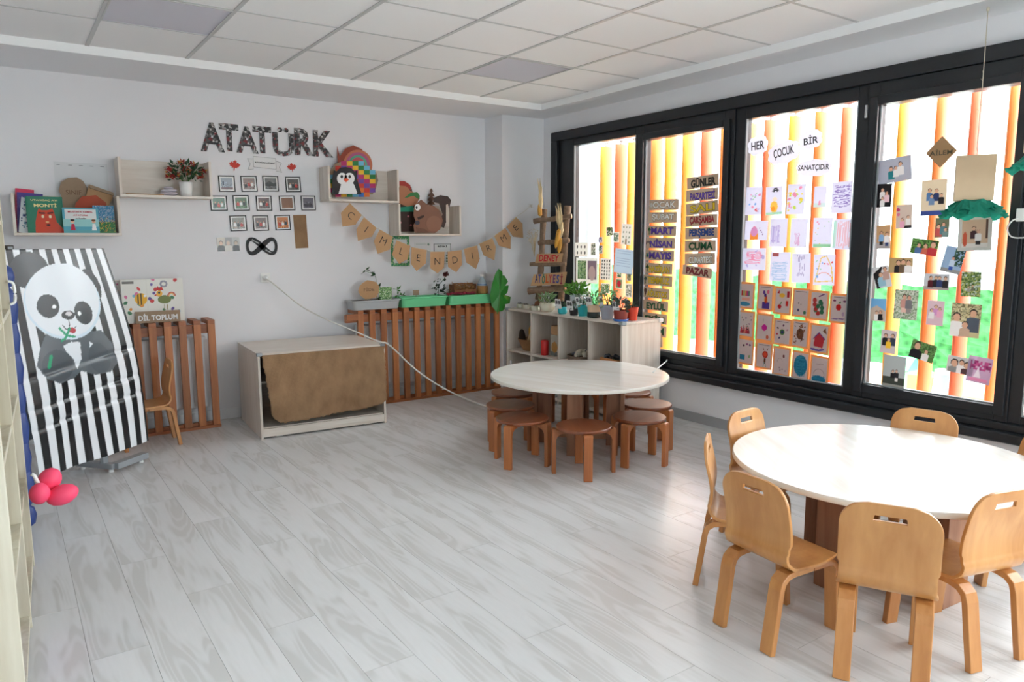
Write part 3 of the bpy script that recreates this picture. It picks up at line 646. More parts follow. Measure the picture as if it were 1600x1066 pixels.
# glass sheet on the cabinet and the power lead
# ------------------------------------------------------------------ shelf unit by the window
su = thing('shelf_unit', 'pale cubby shelf unit of four bays under the window, covered with potted plants', 'shelf unit', (0, 0, 0))
UX0, UX1, UY0, UY1, UH = 4.04, 4.475, 4.285, 5.935, 0.82
box('top_board', UX0 - 0.008, UX1, UY0 - 0.01, UY1, UH - 0.02, UH, M_ASHY if 'M_ASHY' in globals() else wood('pale_ash_laminate_long', S(232, 224, 214), S(212, 200, 187), 'Y', 9, 14, 0.38, 0.03), su, 0.002)
M_ASHY = MATS['pale_ash_laminate_long']
bay = (UY1 - UY0) / 4
for k in range(5):
    y = UY0 + bay * k; w = 0.018 if k not in (0, 4) else 0.02
    a = y if k == 0 else (y - w if k == 4 else y - w / 2)
    box('upright', UX0, UX1 - 0.012, a, a + w, 0.0, UH - 0.0205, M_ASHZ, su, 0.001)
box('back_panel', UX1 - 0.0115, UX1, UY0 + 0.0, UY1, 0.06, UH - 0.0205, M_ASHY, su)
for k in range(4):
    y0, y1 = UY0 + bay * k + (0.0205 if k == 0 else 0.0095), UY0 + bay * (k + 1) - (0.0205 if k == 3 else 0.0095)
    box('shelf_board', UX0 + 0.003, UX1 - 0.012, y0, y1, 0.395, 0.415, M_ASHY, su, 0.001)
    box('bottom_board', UX0 + 0.003, UX1 - 0.012, y0, y1, 0.03, 0.05, M_ASHY, su, 0.001)
for x, y in ((UX0 - 0.002, UY0), (UX1 - 0.02, UY0), (UX0 - 0.002, UY1 - 0.03)):
    MB().box(-0.013, 0.035, -0.017, 0.03, -0.024, 0.006).build('corner_guard', M_PVC if x > 4.2 else M_GREY, su, 0.006, loc=(x, y, UH))

# ------------------------------------------------------------------ wall shelves
def wall_shelf(label, x0, x1, z0, h, d=0.21):
    t = thing('wall_shelf', label, 'wall shelf', ((x0 + x1) / 2, YB - 0.001, z0), 0, 'open box shelves on the end wall'); w = (x1 - x0) / 2
    box('back_panel', -w + 0.0185, w - 0.0185, -0.012, 0, 0.0185, h, M_ASH, t, 0.001)
    box('bottom_board', -w, w, -d, 0, 0, 0.018, M_ASH, t, 0.001)
    for s in (-1, 1): box('side_panel', min(s * w, s * (w - 0.018)), max(s * w, s * (w - 0.018)), -d, 0, 0.0185, h, M_ASHZ, t, 0.001)
    return t
YS = YB - 0.21
SH = [(0.088, 0.745, 1.517, 0.285), (0.752, 1.395, 1.80, 0.285), (2.335, 2.995, 1.812, 0.295), (2.985, 3.640, 1.520, 0.285)]
for a, l in zip(SH, ['open box shelf full of picture books above the panda banner', 'open box shelf holding the potted red flowers', 'open box shelf holding the penguin cutout', 'open box shelf holding the squirrel cutout']): wall_shelf(l, *a)

def shape_pts(n, fx): return [fx(2 * math.pi * i / n) for i in range(n)]
def ell_pts(cx, cz, rx, rz, n=28, rot=0.0): return [(cx + rx * math.cos(a) * math.cos(rot) - rz * math.sin(a) * math.sin(rot), cz + rx * math.cos(a) * math.sin(rot) + rz * math.sin(a) * math.cos(rot)) for a in [2 * math.pi * i / n for i in range(n)]]
def px_poly(pts, Y, org):
    out = []
    for p in pts: q = atY(p[0], p[1], Y); out.append((q.x - org.x, q.z - org.z))
    return out
def col(name, r, g, b, rough=0.6): return plain('paint_' + name, S(r, g, b), rough)

# --- shelf of books
z = 1.517 + 0.0182
def book(label, px0, px1, py0, py1, Y, t, cvf, tilt=0.0, spine=(230, 230, 226), lean=8, cover=None, grp='picture books on the wall shelf'):
    a = atY(px0, py1, Y); b = atY(px1, py0, Y); w, h = abs(b.x - a.x), abs(b.z - a.z)
    o = thing('picture_book', label, 'book', ((a.x + b.x) / 2, Y, z), 0, grp); o.rotation_euler = (R(-lean), R(tilt), 0)
    cv = Canvas(w, h, 0.0022, (255, 255, 255)); cvf(cv); p = panel('front_cover', cv, 0.002, M_GLOSS, o, spine); p.location = (0, 0, h / 2)
    MB().box(-w / 2 + 0.003, w / 2 - 0.003, 0.0022, t - 0.0022, 0.003, h - 0.003).build('pages', plain('book_pages', S(236, 232, 222), 0.8), o)
    MB().box(-w / 2, w / 2, t - 0.002, t, 0, h).build('back_cover', plain('book_back_%d_%d_%d' % spine, S(*spine), 0.4), o)
    return o, w, h
def c_monti(c):
    c.rect(0, 0, 1, 1, (48, 128, 104)); c.poly([(0.2, 0), (0.22, 0.3), (0.3, 0.6), (0.34, 0.68), (0.42, 0.62), (0.6, 0.63), (0.7, 0.68), (0.74, 0.6), (0.8, 0.3), (1.0, 0.06), (1.0, 0)], (214, 72, 44))
    c.ell(0.43, 0.45, 0.04, 0.05, (240, 230, 190)); c.ell(0.63, 0.45, 0.04, 0.05, (240, 230, 190)); c.ell(0.54, 0.3, 0.05, 0.03, (235, 180, 120)); c.ell(0.56, 0.22, 0.06, 0.03, (50, 30, 30)); c.line([(0.35, 0.55), (0.48, 0.54)], 0.05, (80, 40, 40)); c.line([(0.58, 0.54), (0.7, 0.56)], 0.05, (80, 40, 40))
o, w, h = book('green picture book with a big orange bear on the cover', 44, 97, 305, 362, 6.16, 0.012, c_monti, 0, (40, 110, 90))
text_obj('UTANGAÇ AYI', 0.014, plain('ink_cream', S(240, 226, 160), 0.6), o, (0.0, -0.001, h - 0.028), w * 0.72, 0.015)
text_obj('MONTİ', 0.03, plain('ink_cream', S(240, 226, 160), 0.6), o, (0.005, -0.001, h - 0.06), w * 0.62, 0.03)
def c_blue(c):
    c.rect(0, 0, 1, 1, (90, 170, 190)); c.rect(0, 0.25, 1, 0.55, (150, 205, 205)); c.rect(0.06, 0.55, 0.94, 0.95, (222, 226, 224)); c.rect(0, 0, 1, 0.12, (96, 168, 176))
    for u, a, b in ((0.26, (196, 40, 70), (60, 30, 30)), (0.85, (235, 235, 235), (120, 70, 40))): c.poly([(u - 0.07, 0.1), (u + 0.07, 0.1), (u + 0.04, 0.36), (u - 0.04, 0.36)], a); c.ell(u, 0.46, 0.055, 0.06, (232, 180, 150)); c.ell(u, 0.51, 0.06, 0.035, b)
o, w, h = book('pale blue picture book with two drawn children under a red title', 100, 153, 322, 361, 6.11, 0.010, c_blue, 0, (120, 180, 196))
text_obj('MUSTAFA KEMAL', 0.012, plain('ink_red', S(196, 40, 64), 0.6), o, (0, -0.001, h * 0.84), w * 0.7, 0.02)
text_obj('ATATÜRK', 0.014, plain('ink_red', S(196, 40, 64), 0.6), o, (0, -0.001, h * 0.71), w * 0.42, 0.02)
text_obj('ve Kurallar', 0.010, M_INK, o, (0, -0.001, h * 0.58), w * 0.3, 0.01)
def c_green(c):
    c.rect(0, 0, 1, 1, (60, 130, 170)); c.rect(0, 0, 1, 0.42, (56, 120, 66)); c.speckle(4, [(20, 90, 60), (230, 150, 60), (150, 190, 80), (30, 70, 90)], 0.3, (0, 0.05, 1, 0.6), 2); c.speckle(5, [(235, 240, 240)], 0.1, (0, 0.4, 1, 1), 1)
book('shiny blue and green picture book with a meadow', 148, 178, 318, 361, 6.135, 0.010, c_green, 0, (60, 120, 140))
def cgen(bg, seed, cols): return lambda c: (c.rect(0, 0, 1, 1, bg), c.speckle(seed, cols, 0.3, (0.1, 0.1, 0.9, 0.9), 4))
book('purple picture book leaning behind the bear book', 27, 62, 299, 362, 6.22, 0.012, cgen((84, 70, 150), 1, [(190, 80, 160), (60, 60, 130), (140, 120, 200)]), 4, (60, 70, 130))
book('pink edged picture book at the end of the shelf', 23, 46, 292, 362, 6.245, 0.008, cgen((214, 60, 100), 2, [(240, 130, 150), (180, 40, 90)]), 5, (214, 60, 100))
book('white picture book with blue speckles leaning on the shelf side', 29, 44, 306, 362, 6.185, 0.010, cgen((214, 222, 228), 3, [(60, 80, 130), (120, 160, 180)]), 8, (200, 210, 214))
book('dark blue picture book squeezed beside the bear book', 74, 85, 304, 340, 6.205, 0.010, cgen((46, 50, 96), 6, [(90, 90, 160), (30, 30, 70)]), 0, (40, 44, 90))
# calendar-like white sheet on the wall, cardboard shape, box flap
cv = Canvas(*size_wall(89, 255, 172, 365), 0.004, (222, 224, 226))
for u in (0.08, 0.3, 0.5, 0.7, 0.9): cv.rect(u - 0.03, 0.955, u + 0.03, 0.965, (120, 124, 130))
tag(on_wall(panel('wall_sheet', cv, 0.001, M_PRINT), 89, 255, 172, 365, 0.002), 'large plain white sheet on the wall behind the book shelf', 'poster')
c = atY(115, 300, 6.27)
o = thing('cardboard_cutout', 'round brown cardboard shape with the word SINIF standing on the book shelf', 'cutout', (c.x, 6.27, z))
MB().prism([(x, q) for x, q in px_poly([(92, 298), (95, 285), (106, 278), (120, 277), (130, 283), (137, 295), (136, 312), (128, 322), (124, 362), (100, 362), (98, 312)], 6.27, Vector((c.x, 0, z)))], 0.004).build('board', M_CARD2, o)
text_obj('SINIF', 0.035, plain('ink_faded', S(120, 92, 70), 0.8), o, (0.0, -0.001, atY(120, 301, 6.27).z - z), 0.10, 0.0)
c = atY(155, 315, 6.24)
o = thing('cardboard_flap', 'folded brown cardboard piece with red painted edge on the book shelf', 'cardboard', (c.x, 6.24, z))
MB().prism(px_poly([(131, 320), (139, 288), (177, 301), (176, 310), (168, 326), (168, 362), (120, 362), (120, 330)], 6.24, Vector((c.x, 0, z))), 0.004).build('board', M_CARD, o)
MB().prism(px_poly([(118, 318), (128, 307), (150, 305), (166, 317), (168, 345), (115, 345)], 6.236, Vector((c.x, 0, z))), 0.003, y0=-0.005).build('painted_edge', col('brick', 176, 72, 40), o)
MB().prism(px_poly([(139, 288), (177, 301), (178, 306), (141, 294)], 6.22, Vector((c.x, 0, z))), 0.02, y0=-0.022).build('fold', M_CARD2, o)

# --- potted red flowers
def leafy(q, rnd, n, spread, h0, h1, ln, wd, droop=0.4, base=(0, 0, 0)):
    """n separate pointed leaves around a centre"""
    for _ in range(n):
        a = rnd.uniform(0, 2 * math.pi); r = spread * math.sqrt(rnd.random()); zz = rnd.uniform(h0, h1)
        p = Vector((base[0] + r * math.cos(a), base[1] + r * math.sin(a), base[2] + zz)); l = ln * rnd.uniform(0.7, 1.25); w = wd * rnd.uniform(0.8, 1.2)
        d = Vector((math.cos(a) * rnd.uniform(0.4, 1), math.sin(a) * rnd.uniform(0.4, 1), rnd.uniform(-droop, 1.0))).normalized(); s = d.cross(Vector((rnd.uniform(-1, 1), rnd.uniform(-1, 1), 1))).normalized(); nn = d.cross(s)
        q.add([p, p + d * l * 0.45 + s * w / 2 + nn * w * 0.12, p + d * l, p + d * l * 0.45 - s * w / 2 + nn * w * 0.12, p + d * l * 0.5 - nn * w * 0.05], [(0, 1, 4), (1, 2, 4), (2, 3, 4), (3, 0, 4)])
rnd = random.Random(11); YF = 6.17
c = atY(291, 301, YF)
fp = thing('flower_pot', 'white pot of artificial red and yellow flowers on the wall shelf', 'potted plant', (c.x, YF, 1.80 + 0.0182))
MB().lathe([(0.036, 0), (0.040, 0.004), (0.050, 0.108), (0.047, 0.110), (0.044, 0.095), (0.001, 0.093)], 28, cap=True).build('pot', M_PVC, fp)
q = MB(); leafy(q, rnd, 170, 0.115, 0.12, 0.24, 0.045, 0.020); q.build('foliage', M_LEAFD, fp).scale = (1, 0.62, 1)
q = MB()
for k in range(9): a = k * 0.7; q.tube([(0, 0, 0.09), (0.05 * math.cos(a), 0.04 * math.sin(a), 0.15), (0.1 * math.cos(a), 0.07 * math.sin(a), 0.2)], 0.002, 5)
q.build('stems', M_LEAF, fp)
for cx_, cz_ in ((-0.125, 0.185), (-0.07, 0.155), (-0.02, 0.25), (0.03, 0.18), (0.055, 0.24), (0.13, 0.19), (0.10, 0.145), (-0.11, 0.14), (-0.005, 0.20)):
    q = MB(); leafy(q, rnd, 26, 0.012, -0.008, 0.012, 0.03, 0.014, 0.5, (cx_, rnd.uniform(-0.07, 0.0), cz_)); f_ = q.build('blossom', col('crimson', 176, 34, 38), fp)
    q = MB(); leafy(q, rnd, 7, 0.01, -0.004, 0.010, 0.034, 0.007, 0.5, (cx_, f_.location.y - 0.03, cz_)); q.build('stamens', col('sunny', 226, 176, 70), f_)
# folded cloth and a flat tray beside it
c = atY(264, 300, 6.19); q = MB()
for (x_, y_, z_, rx_, ry_, rz_) in ((0, 0, 0.018, 0.065, 0.05, 0.018), (0.01, -0.01, 0.042, 0.05, 0.04, 0.014), (0.0, 0.01, 0.06, 0.035, 0.03, 0.012), (-0.03, 0, 0.035, 0.03, 0.04, 0.012)):
    prof_ = [(0.001, -1), (0.55, -0.85), (0.9, -0.4), (1, 0), (0.9, 0.4), (0.55, 0.85), (0.001, 1)]
    q.lathe([(a_, b_) for a_, b_ in prof_], 18, Matrix.Translation((x_, y_, z_)) @ Matrix.Diagonal((rx_, ry_, rz_, 1)))
tag(q.build('folded_cloth', plain('cloth_lilac', S(206, 200, 210), 0.9, noise=0.12, nscale=20, bump=0.3), loc=(c.x, 6.19, 1.8182)), 'crumpled pale cloth beside the red flowers', 'cloth')
tag(box('cardboard_sheet', 0.80, 1.05, 6.13, 6.27, 1.8184, 1.826, M_CARD), 'flat brown cardboard sheet lying in the flower shelf', 'cardboard')

# --- cutouts on the two shelves at the bunting
zb = 1.812 + 0.0184
def cutout(name, label, Y, zb_, pxc): 
    c = atY(pxc, 300, Y); o = thing(name, label, 'cutout', (c.x, Y, zb_), 0, 'painted cardboard cutouts on the wall shelves'); return o, Vector((c.x, 0, zb_))
def piece(o, org, name, pts, mat, Y, t=0.003, y0=0.0): return MB().prism(px_poly(pts, Y + y0, org), t, y0=y0).build(name, mat, o)
def px_ell(cx, cy, rx, ry, n=26, rot=0.0): return ell_pts(cx, cy, rx, ry, n, rot)
Y = 6.27; o, g = cutout('snail_shell_cutout', 'tall red brown spiral shell cutout behind the patchwork piece', Y, zb, 555)
piece(o, g, 'body', [(527, 303), (529, 262), (527, 245), (527, 228), (531, 245), (540, 232), (552, 227), (565, 233), (576, 246), (581, 262), (580, 303)], col('rust', 150, 66, 46), Y)
for k, (r, cc) in enumerate(((24, (196, 116, 84)), (20, (176, 90, 130)), (15.5, (90, 170, 140)), (12, (196, 84, 100)), (8, (170, 120, 90)))): piece(o, g, 'spiral_band', px_ell(559, 258, r * 0.95, r, 30), col('band%d' % k, *cc), Y, 0.001, -0.002 - 0.002 * k)
Y = 6.235; o, g = cutout('patchwork_cutout', 'rounded cardboard piece painted in bright patchwork squares behind the penguin', Y, zb, 552)
piece(o, g, 'board', [(515, 304), (514, 285), (516, 268), (524, 256), (535, 252), (552, 251), (566, 256), (578, 263), (588, 270), (591, 282), (587, 296), (582, 304)], M_CARD2, Y)
pal = [(214, 60, 50), (240, 190, 50), (60, 110, 190), (120, 80, 170), (40, 130, 70), (230, 120, 50), (190, 50, 110), (110, 190, 220)]
k = 0
for iy, yy in enumerate(range(252, 304, 7)):
    for ix, xx in enumerate(range(515, 590, 9)):
        cxm, cym = xx + 4.5, yy + 3.5
        if ((cxm - 552) / 37) ** 2 + ((cym - 286) / 35) ** 2 < 0.93: piece(o, g, 'painted_square', [(xx, yy), (xx + 8.6, yy), (xx + 8.6, yy + 6.7), (xx, yy + 6.7)], col('patch%d' % ((ix * 3 + iy * 5) % 8), *pal[(ix * 3 + iy * 5) % 8]), Y, 0.001, -0.002)
Y = 6.16; o, g = cutout('penguin_cutout', 'black and white painted penguin cutout on the wall shelf', Y, zb, 540)
piece(o, g, 'body', [(519, 304), (519, 280), (522, 266), (526, 268), (532, 262), (540, 261), (548, 262), (554, 268), (558, 266), (558, 280), (562, 294), (565, 304)], col('black', 24, 24, 28), Y)
W_ = col('white', 238, 238, 238)
piece(o, g, 'belly', [(529, 303), (533, 288), (537, 283), (547, 283), (553, 288), (558, 301), (557, 303)], W_, Y, 0.001, -0.002)
for cx_ in (534.5, 546): piece(o, g, 'face_patch', px_ell(cx_, 279, 8, 9), W_, Y, 0.001, -0.0025)
for cx_ in (534, 546.5): piece(o, g, 'eye', px_ell(cx_, 276, 2.0, 2.6, 14), M_INK, Y, 0.001, -0.004)
piece(o, g, 'beak', [(536.5, 280.5), (541, 278), (545.5, 280.5), (541, 285)], col('beak', 222, 84, 40), Y, 0.001, -0.0045)
zb = 1.520 + 0.0184
Y = 6.265; o, g = cutout('elf_cutout', 'painted cutout of a face in a red cap and green scarf on the shelf', Y, zb, 640)
piece(o, g, 'body', [(624, 362), (623, 330), (623, 300), (625, 284), (636, 286), (643, 293), (645, 302), (652, 318), (655, 340), (652, 362)], col('dkbrown', 66, 42, 34), Y)
piece(o, g, 'face', [(624, 318), (624, 289), (634, 288), (641, 298), (650, 302), (656, 310), (650, 320), (636, 323)], col('tanpaint', 176, 118, 84), Y, 0.001, -0.002)
piece(o, g, 'cap', [(624, 290), (624, 283), (632, 283), (641, 289), (643, 298), (634, 291)], col('capred', 160, 48, 40), Y, 0.001, -0.003)
piece(o, g, 'brush', [(632, 309), (642, 301), (652, 300), (656, 306), (655, 312), (646, 306), (636, 309)], col('leafpaint', 50, 120, 64), Y, 0.001, -0.004)
piece(o, g, 'scarf', [(624, 324), (645, 322), (650, 331), (624, 331)], col('teal', 40, 150, 116), Y, 0.001, -0.003)
for x_, y_ in ((638, 338), (626, 348), (642, 352)): piece(o, g, 'dot', px_ell(x_, y_, 1.6, 1.6, 10), col('pinkdot', 190, 110, 120), Y, 0.001, -0.003)
Y = 6.285; o, g = cutout('fir_cutout', 'small brown fir tree cutout sticking up behind the squirrel', Y, zb, 674)
piece(o, g, 'tree', [(671, 362), (671, 320), (667, 320), (671, 314), (668, 313), (672, 307), (669, 306), (673, 300), (671, 299), (674, 294), (677, 299), (675, 300), (679, 306), (676, 307), (680, 313), (676, 314), (680, 320), (676, 320), (676, 362)], col('umber', 90, 58, 40), Y)
Y = 6.17; o, g = cutout('squirrel_cutout', 'brown painted squirrel cutout with dark bushy tail on the shelf', Y, zb, 670)
piece(o, g, 'tail', [(682, 352), (692, 335), (686, 318), (677, 316), (678, 309), (688, 305), (700, 307), (705, 313), (702, 325), (699, 342), (694, 356)], col('tailbrown', 52, 36, 32), Y, 0.003, 0.004)
piece(o, g, 'body', [(648, 364), (646, 352), (650, 346), (646, 336), (647, 326), (652, 317), (658, 312), (663, 316), (668, 320), (678, 322), (688, 330), (692, 345), (688, 358), (680, 364)], col('fur', 128, 88, 68), Y)
piece(o, g, 'haunch', px_ell(678, 350, 12, 12.5), col('fur2', 140, 98, 76), Y, 0.001, -0.002)
piece(o, g, 'arm', [(652, 340), (662, 336), (663, 339), (654, 344)], col('dkfur', 60, 40, 34), Y, 0.001, -0.003)
piece(o, g, 'foot', [(652, 364), (650, 355), (664, 358), (672, 364)], col('fur3', 110, 74, 56), Y, 0.001, -0.003)
piece(o, g, 'acorn', px_ell(652, 348, 4, 3.4, 14), col('acorn', 60, 60, 74), Y, 0.001, -0.004)
piece(o, g, 'eye_white', px_ell(652.5, 324, 4.5, 5.2), W_, Y, 0.001, -0.003); piece(o, g, 'pupil', px_ell(651, 324.5, 1.6, 2.2, 12), M_INK, Y, 0.001, -0.005)
piece(o, g, 'tail_stripe', [(697, 320), (700, 319), (702, 330), (702, 350), (699, 360), (697, 345)], col('cream', 206, 196, 184), Y, 0.001, -0.001)

# ------------------------------------------------------------------ wall display
cm, ct, cp_ = nt('photo_collage'); tcn = ct.nodes.new('ShaderNodeTexCoord'); vo = ct.nodes.new('ShaderNodeTexVoronoi'); vo.distance = 'CHEBYCHEV'; vo.inputs['Scale'].default_value = 60; vo.inputs['Randomness'].default_value = 0.8
cr = ct.nodes.new('ShaderNodeValToRGB'); cr.color_ramp.interpolation = 'CONSTANT'; els = cr.color_ramp.elements
for pos_, cc_ in ((0.0, (32, 32, 34)), (0.35, (80, 78, 78)), (0.55, (150, 148, 148)), (0.7, (120, 38, 44)), (0.82, (206, 204, 202)), (0.92, (48, 44, 46))):
    e_ = els[0] if pos_ == 0 else els.new(pos_) if pos_ < 0.92 else els[-1]
    e_.position = pos_; e_.color = (*S(*cc_), 1)
sepn = ct.nodes.new('ShaderNodeSeparateColor'); ct.links.new(tcn.outputs['Object'], vo.inputs['Vector']); ct.links.new(vo.outputs['Color'], sepn.inputs[0]); ct.links.new(sepn.outputs[0], cr.inputs[0]); ct.links.new(cr.outputs[0], cp_.inputs['Base Color']); cp_.inputs['Roughness'].default_value = 0.5
LT = [('A', 312.5, 191, 350.7, 238, 'first'), ('T', 342.7, 193, 373.4, 237, 'first'), ('A', 368.6, 197, 403.6, 240, 'second'), ('T', 395, 197, 424.5, 240, 'second'), ('Ü', 426, 199, 459.7, 245, 'only'), ('R', 460, 200.5, 490, 243.6, 'only'), ('K', 489.5, 203.7, 520.5, 246, 'last')]
for k, (ch, x0, y0, x1, y1, wh) in enumerate(LT):
    w, h = size_wall(x0, y0, x1, y1); o = text_obj(ch, h * 0.97, cm, None, (0, 0, 0), w * 0.98, 0.03 if ch == 'Ü' else 0.042, 0.002, 0.0, name='collage_letter')
    on_wall(o, x0, y0, x1, y1, 0.004 + 0.0008 * k); tag(o, f'photo collage letter {ch}, {wh} {ch} in the large name on the wall' if wh != 'only' else f'photo collage letter {ch} in the large name on the wall', 'letter', 'collage letters on the end wall')
# ribbon title
w, h = size_wall(387, 245, 440, 268.5); c = atY(413.5, 256.7); rb = thing('paper_ribbon', 'white paper ribbon with the title ATATÜRK KÖŞESİ below the letters'.replace('ATATÜRK KÖŞESİ', 'in capitals'), 'paper sign', (c.x, YB - 0.003, c.z))
PW_ = plain('white_paper', S(232, 232, 232), 0.8)
MB().prism([(-w * .33, -h * .22), (w * .33, -h * .3), (w * .33, h * .42), (-w * .33, h * .48)], 0.001, y0=-0.002).build('panel', PW_, rb)
MB().prism([(-w * .5, h * .3), (-w * .33, h * .3), (-w * .33, -h * .35), (-w * .5, -h * .42), (-w * .42, -h * .05)], 0.001).build('ribbon_end', PW_, rb)
MB().prism([(w * .33, h * .25), (w * .5, h * .15), (w * .43, -h * .15), (w * .5, -h * .5), (w * .33, -h * .42)], 0.001).build('ribbon_end', PW_, rb)
q = MB()
for a_, b_ in (((-.33, -.22), (.33, -.3)), ((.33, -.3), (.33, .42)), ((.33, .42), (-.33, .48)), ((-.33, .48), (-.33, -.22)), ((-.33, .3), (-.5, .3)), ((-.5, .3), (-.42, -.05)), ((-.42, -.05), (-.5, -.42)), ((-.5, -.42), (-.33, -.35)), ((.33, .25), (.5, .15)), ((.5, .15), (.43, -.15)), ((.43, -.15), (.5, -.5)), ((.5, -.5), (.33, -.42))):
    q.tube([(a_[0] * w, -0.0025, a_[1] * h), (b_[0] * w, -0.0025, b_[1] * h)], 0.0009, 5)
q.build('outline', plain('ink_grey', S(110, 110, 112), 0.7), rb)
text_obj('ATATÜRK KÖŞESİ', 0.017, M_INK, rb, (0, -0.0035, h * 0.09), w * 0.58, 0.02)
# maple leaves
def maple(label, x0, y0, x1, y1, rot):
    w, h = size_wall(x0, y0, x1, y1); pts = []
    half = [(0, 1.0), (.14, .72), (.3, .78), (.26, .42), (.62, .62), (.62, .42), (.98, .30), (.72, .06), (.78, -.1), (.42, -.26), (.46, -.42), (.10, -.36), (.05, -.9)]
    pts = [(x * w * .5, z_ * h * .5) for x, z_ in half] + [(-x * w * .5, z_ * h * .5) for x, z_ in reversed(half[1:])]
    o = MB().prism(pts, 0.001).build('maple_leaf', plain('leaf_red', S(206, 62, 46), 0.6, noise=0.2, nscale=50)); tag(on_wall(o, x0, y0, x1, y1, 0.003, rot), label, 'paper leaf', 'red paper maple leaves')
maple('red paper maple leaf on the shelf-of-flowers side of the ribbon', 357, 249.5, 376, 268, 8); maple('red paper maple leaf on the penguin-shelf side of the ribbon', 448, 254, 464.4, 270, -8)
# framed pictures
def figure(c, u, v, s, coat, skin=(214, 172, 146), hair=(40, 30, 28), legs=None):
    """standing figure: shoulders at v, s = head radius in widths"""
    a = c.w / c.h
    if legs: c.rect(u - s * 1.1, v - 6.5 * s * a, u + s * 1.1, v - 3 * s * a, legs)
    c.poly([(u - 1.7 * s, v - 4.2 * s * a), (u - 1.6 * s, v - .3 * s * a), (u - .6 * s, v + .1 * s * a), (u + .6 * s, v + .1 * s * a), (u + 1.6 * s, v - .3 * s * a), (u + 1.7 * s, v - 4.2 * s * a)], coat)
    c.ell(u, v + 1.25 * s * a, s * 1.02, s * 1.15, hair); c.ell(u, v + 1.0 * s * a, s * .85, s * 1.0, skin)
FR = [(193, 438, 312, 555, (150, 160, 172), 'pale blue scene with dark window', 0), (355, 440, 472, 555, (150, 130, 126), 'group dressed in white', 1), (513, 440, 627, 553, (110, 112, 112), 'grey landscape with car', 2), (678, 447, 788, 558, (96, 92, 88), 'dark grey scene with pale book', 3),
      (133, 583, 255, 693, (100, 130, 110), 'green garden with blue figure', 4), (298, 580, 415, 693, (92, 120, 88), 'green wood with figures', 5), (465, 583, 578, 693, (110, 92, 90), 'figures around a red rug', 6), (633, 583, 745, 690, (138, 98, 74), 'plain brown surface', 7), (790, 583, 895, 690, (112, 108, 118), 'dark building under grey sky', 8),
      (275, 727, 397, 840, (140, 136, 126), 'two pale standing figures', 9), (443, 727, 555, 838, (120, 108, 106), 'seated crowd in dark clothes', 10), (602, 724, 713, 833, (196, 120, 66), 'orange room with figures in white', 11)]
for (a, b, c_, d, bg, what, k) in FR:
    x0, y0, x1, y1 = 300 + a / 4.635, 180 + b / 4.635, 300 + c_ / 4.635, 180 + d / 4.635; w, h = size_wall(x0, y0, x1, y1)
    t = thing('framed_picture', f'small square black-bordered picture, {what}', 'picture', (0, 0, 0), 0, 'small pictures on the end wall'); on_wall(t, x0, y0, x1, y1, 0.004, (-2.5 if k % 2 else -1.5))
    cutbox('border', (-w / 2, w / 2, -h / 2, h / 2), (-w / 2 + .008, w / 2 - .008, -h / 2 + .008, h / 2 - .008), -0.002, 0.003, M_INK, t)
    cv = Canvas(w - 0.0162, h - 0.0162, 0.003, (232, 232, 230)); cv.rect(.1, .1, .9, .9, bg); g_ = random.Random(k)
    dk = tuple(int(v * .5) for v in bg); lt = tuple(min(255, int(v * 1.35)) for v in bg)
    cv.speckle(k + 20, [dk, lt, bg], 0.5, (.1, .1, .9, .6), 2)
    if k not in (0, 2, 7, 8):
        for n_ in range(3): figure(cv, .27 + .22 * n_, .52 + g_.uniform(-.06, .06), .055, [(235, 235, 232), (50, 50, 54), (190, 50, 40)][(k + n_) % 3])
    if k == 0: cv.rect(.2, .4, .3, .66, (60, 70, 90)); cv.rect(.1, .1, .9, .25, (120, 96, 100))
    if k == 8: cv.rect(.2, .2, .8, .45, (64, 58, 66))
    if k == 7: cv.rect(.1, .1, .9, .9, bg)
    if k == 2: cv.poly([(.1, .5), (.4, .7), (.7, .5), (.9, .6), (.9, .3), (.1, .3)], dk)
    panel('print', cv, 0.001, M_GLOSS, t)
w, h = size_wall(460, 336, 480, 388)
tag(on_wall(MB().box(-w / 2, w / 2, 0, 0.002, -h / 2, h / 2).build('burlap_strip', bm_), 460, 336, 480, 388, 0.003, -2), 'narrow upright burlap strip stuck beside the small pictures', 'strip')
w, h = size_wall(339, 371, 374.4, 392.5); cv = Canvas(w, h, 0.003, (150, 146, 142)); cv.rect(.02, 0, .36, 1, (196, 186, 172)); cv.rect(.67, 0, 1, 1, (178, 174, 170))
figure(cv, .18, .42, .09, (30, 30, 32)); figure(cv, .5, .42, .09, (206, 200, 190), (206, 180, 160), (180, 170, 160)); figure(cv, .84, .42, .09, (36, 36, 40), (190, 168, 150), (30, 30, 30))
tag(on_wall(panel('portrait_strip', cv, 0.001, M_GLOSS), 339, 371, 374.4, 392.5, 0.003, -1), 'black and white strip of three portraits below the pictures', 'photo')
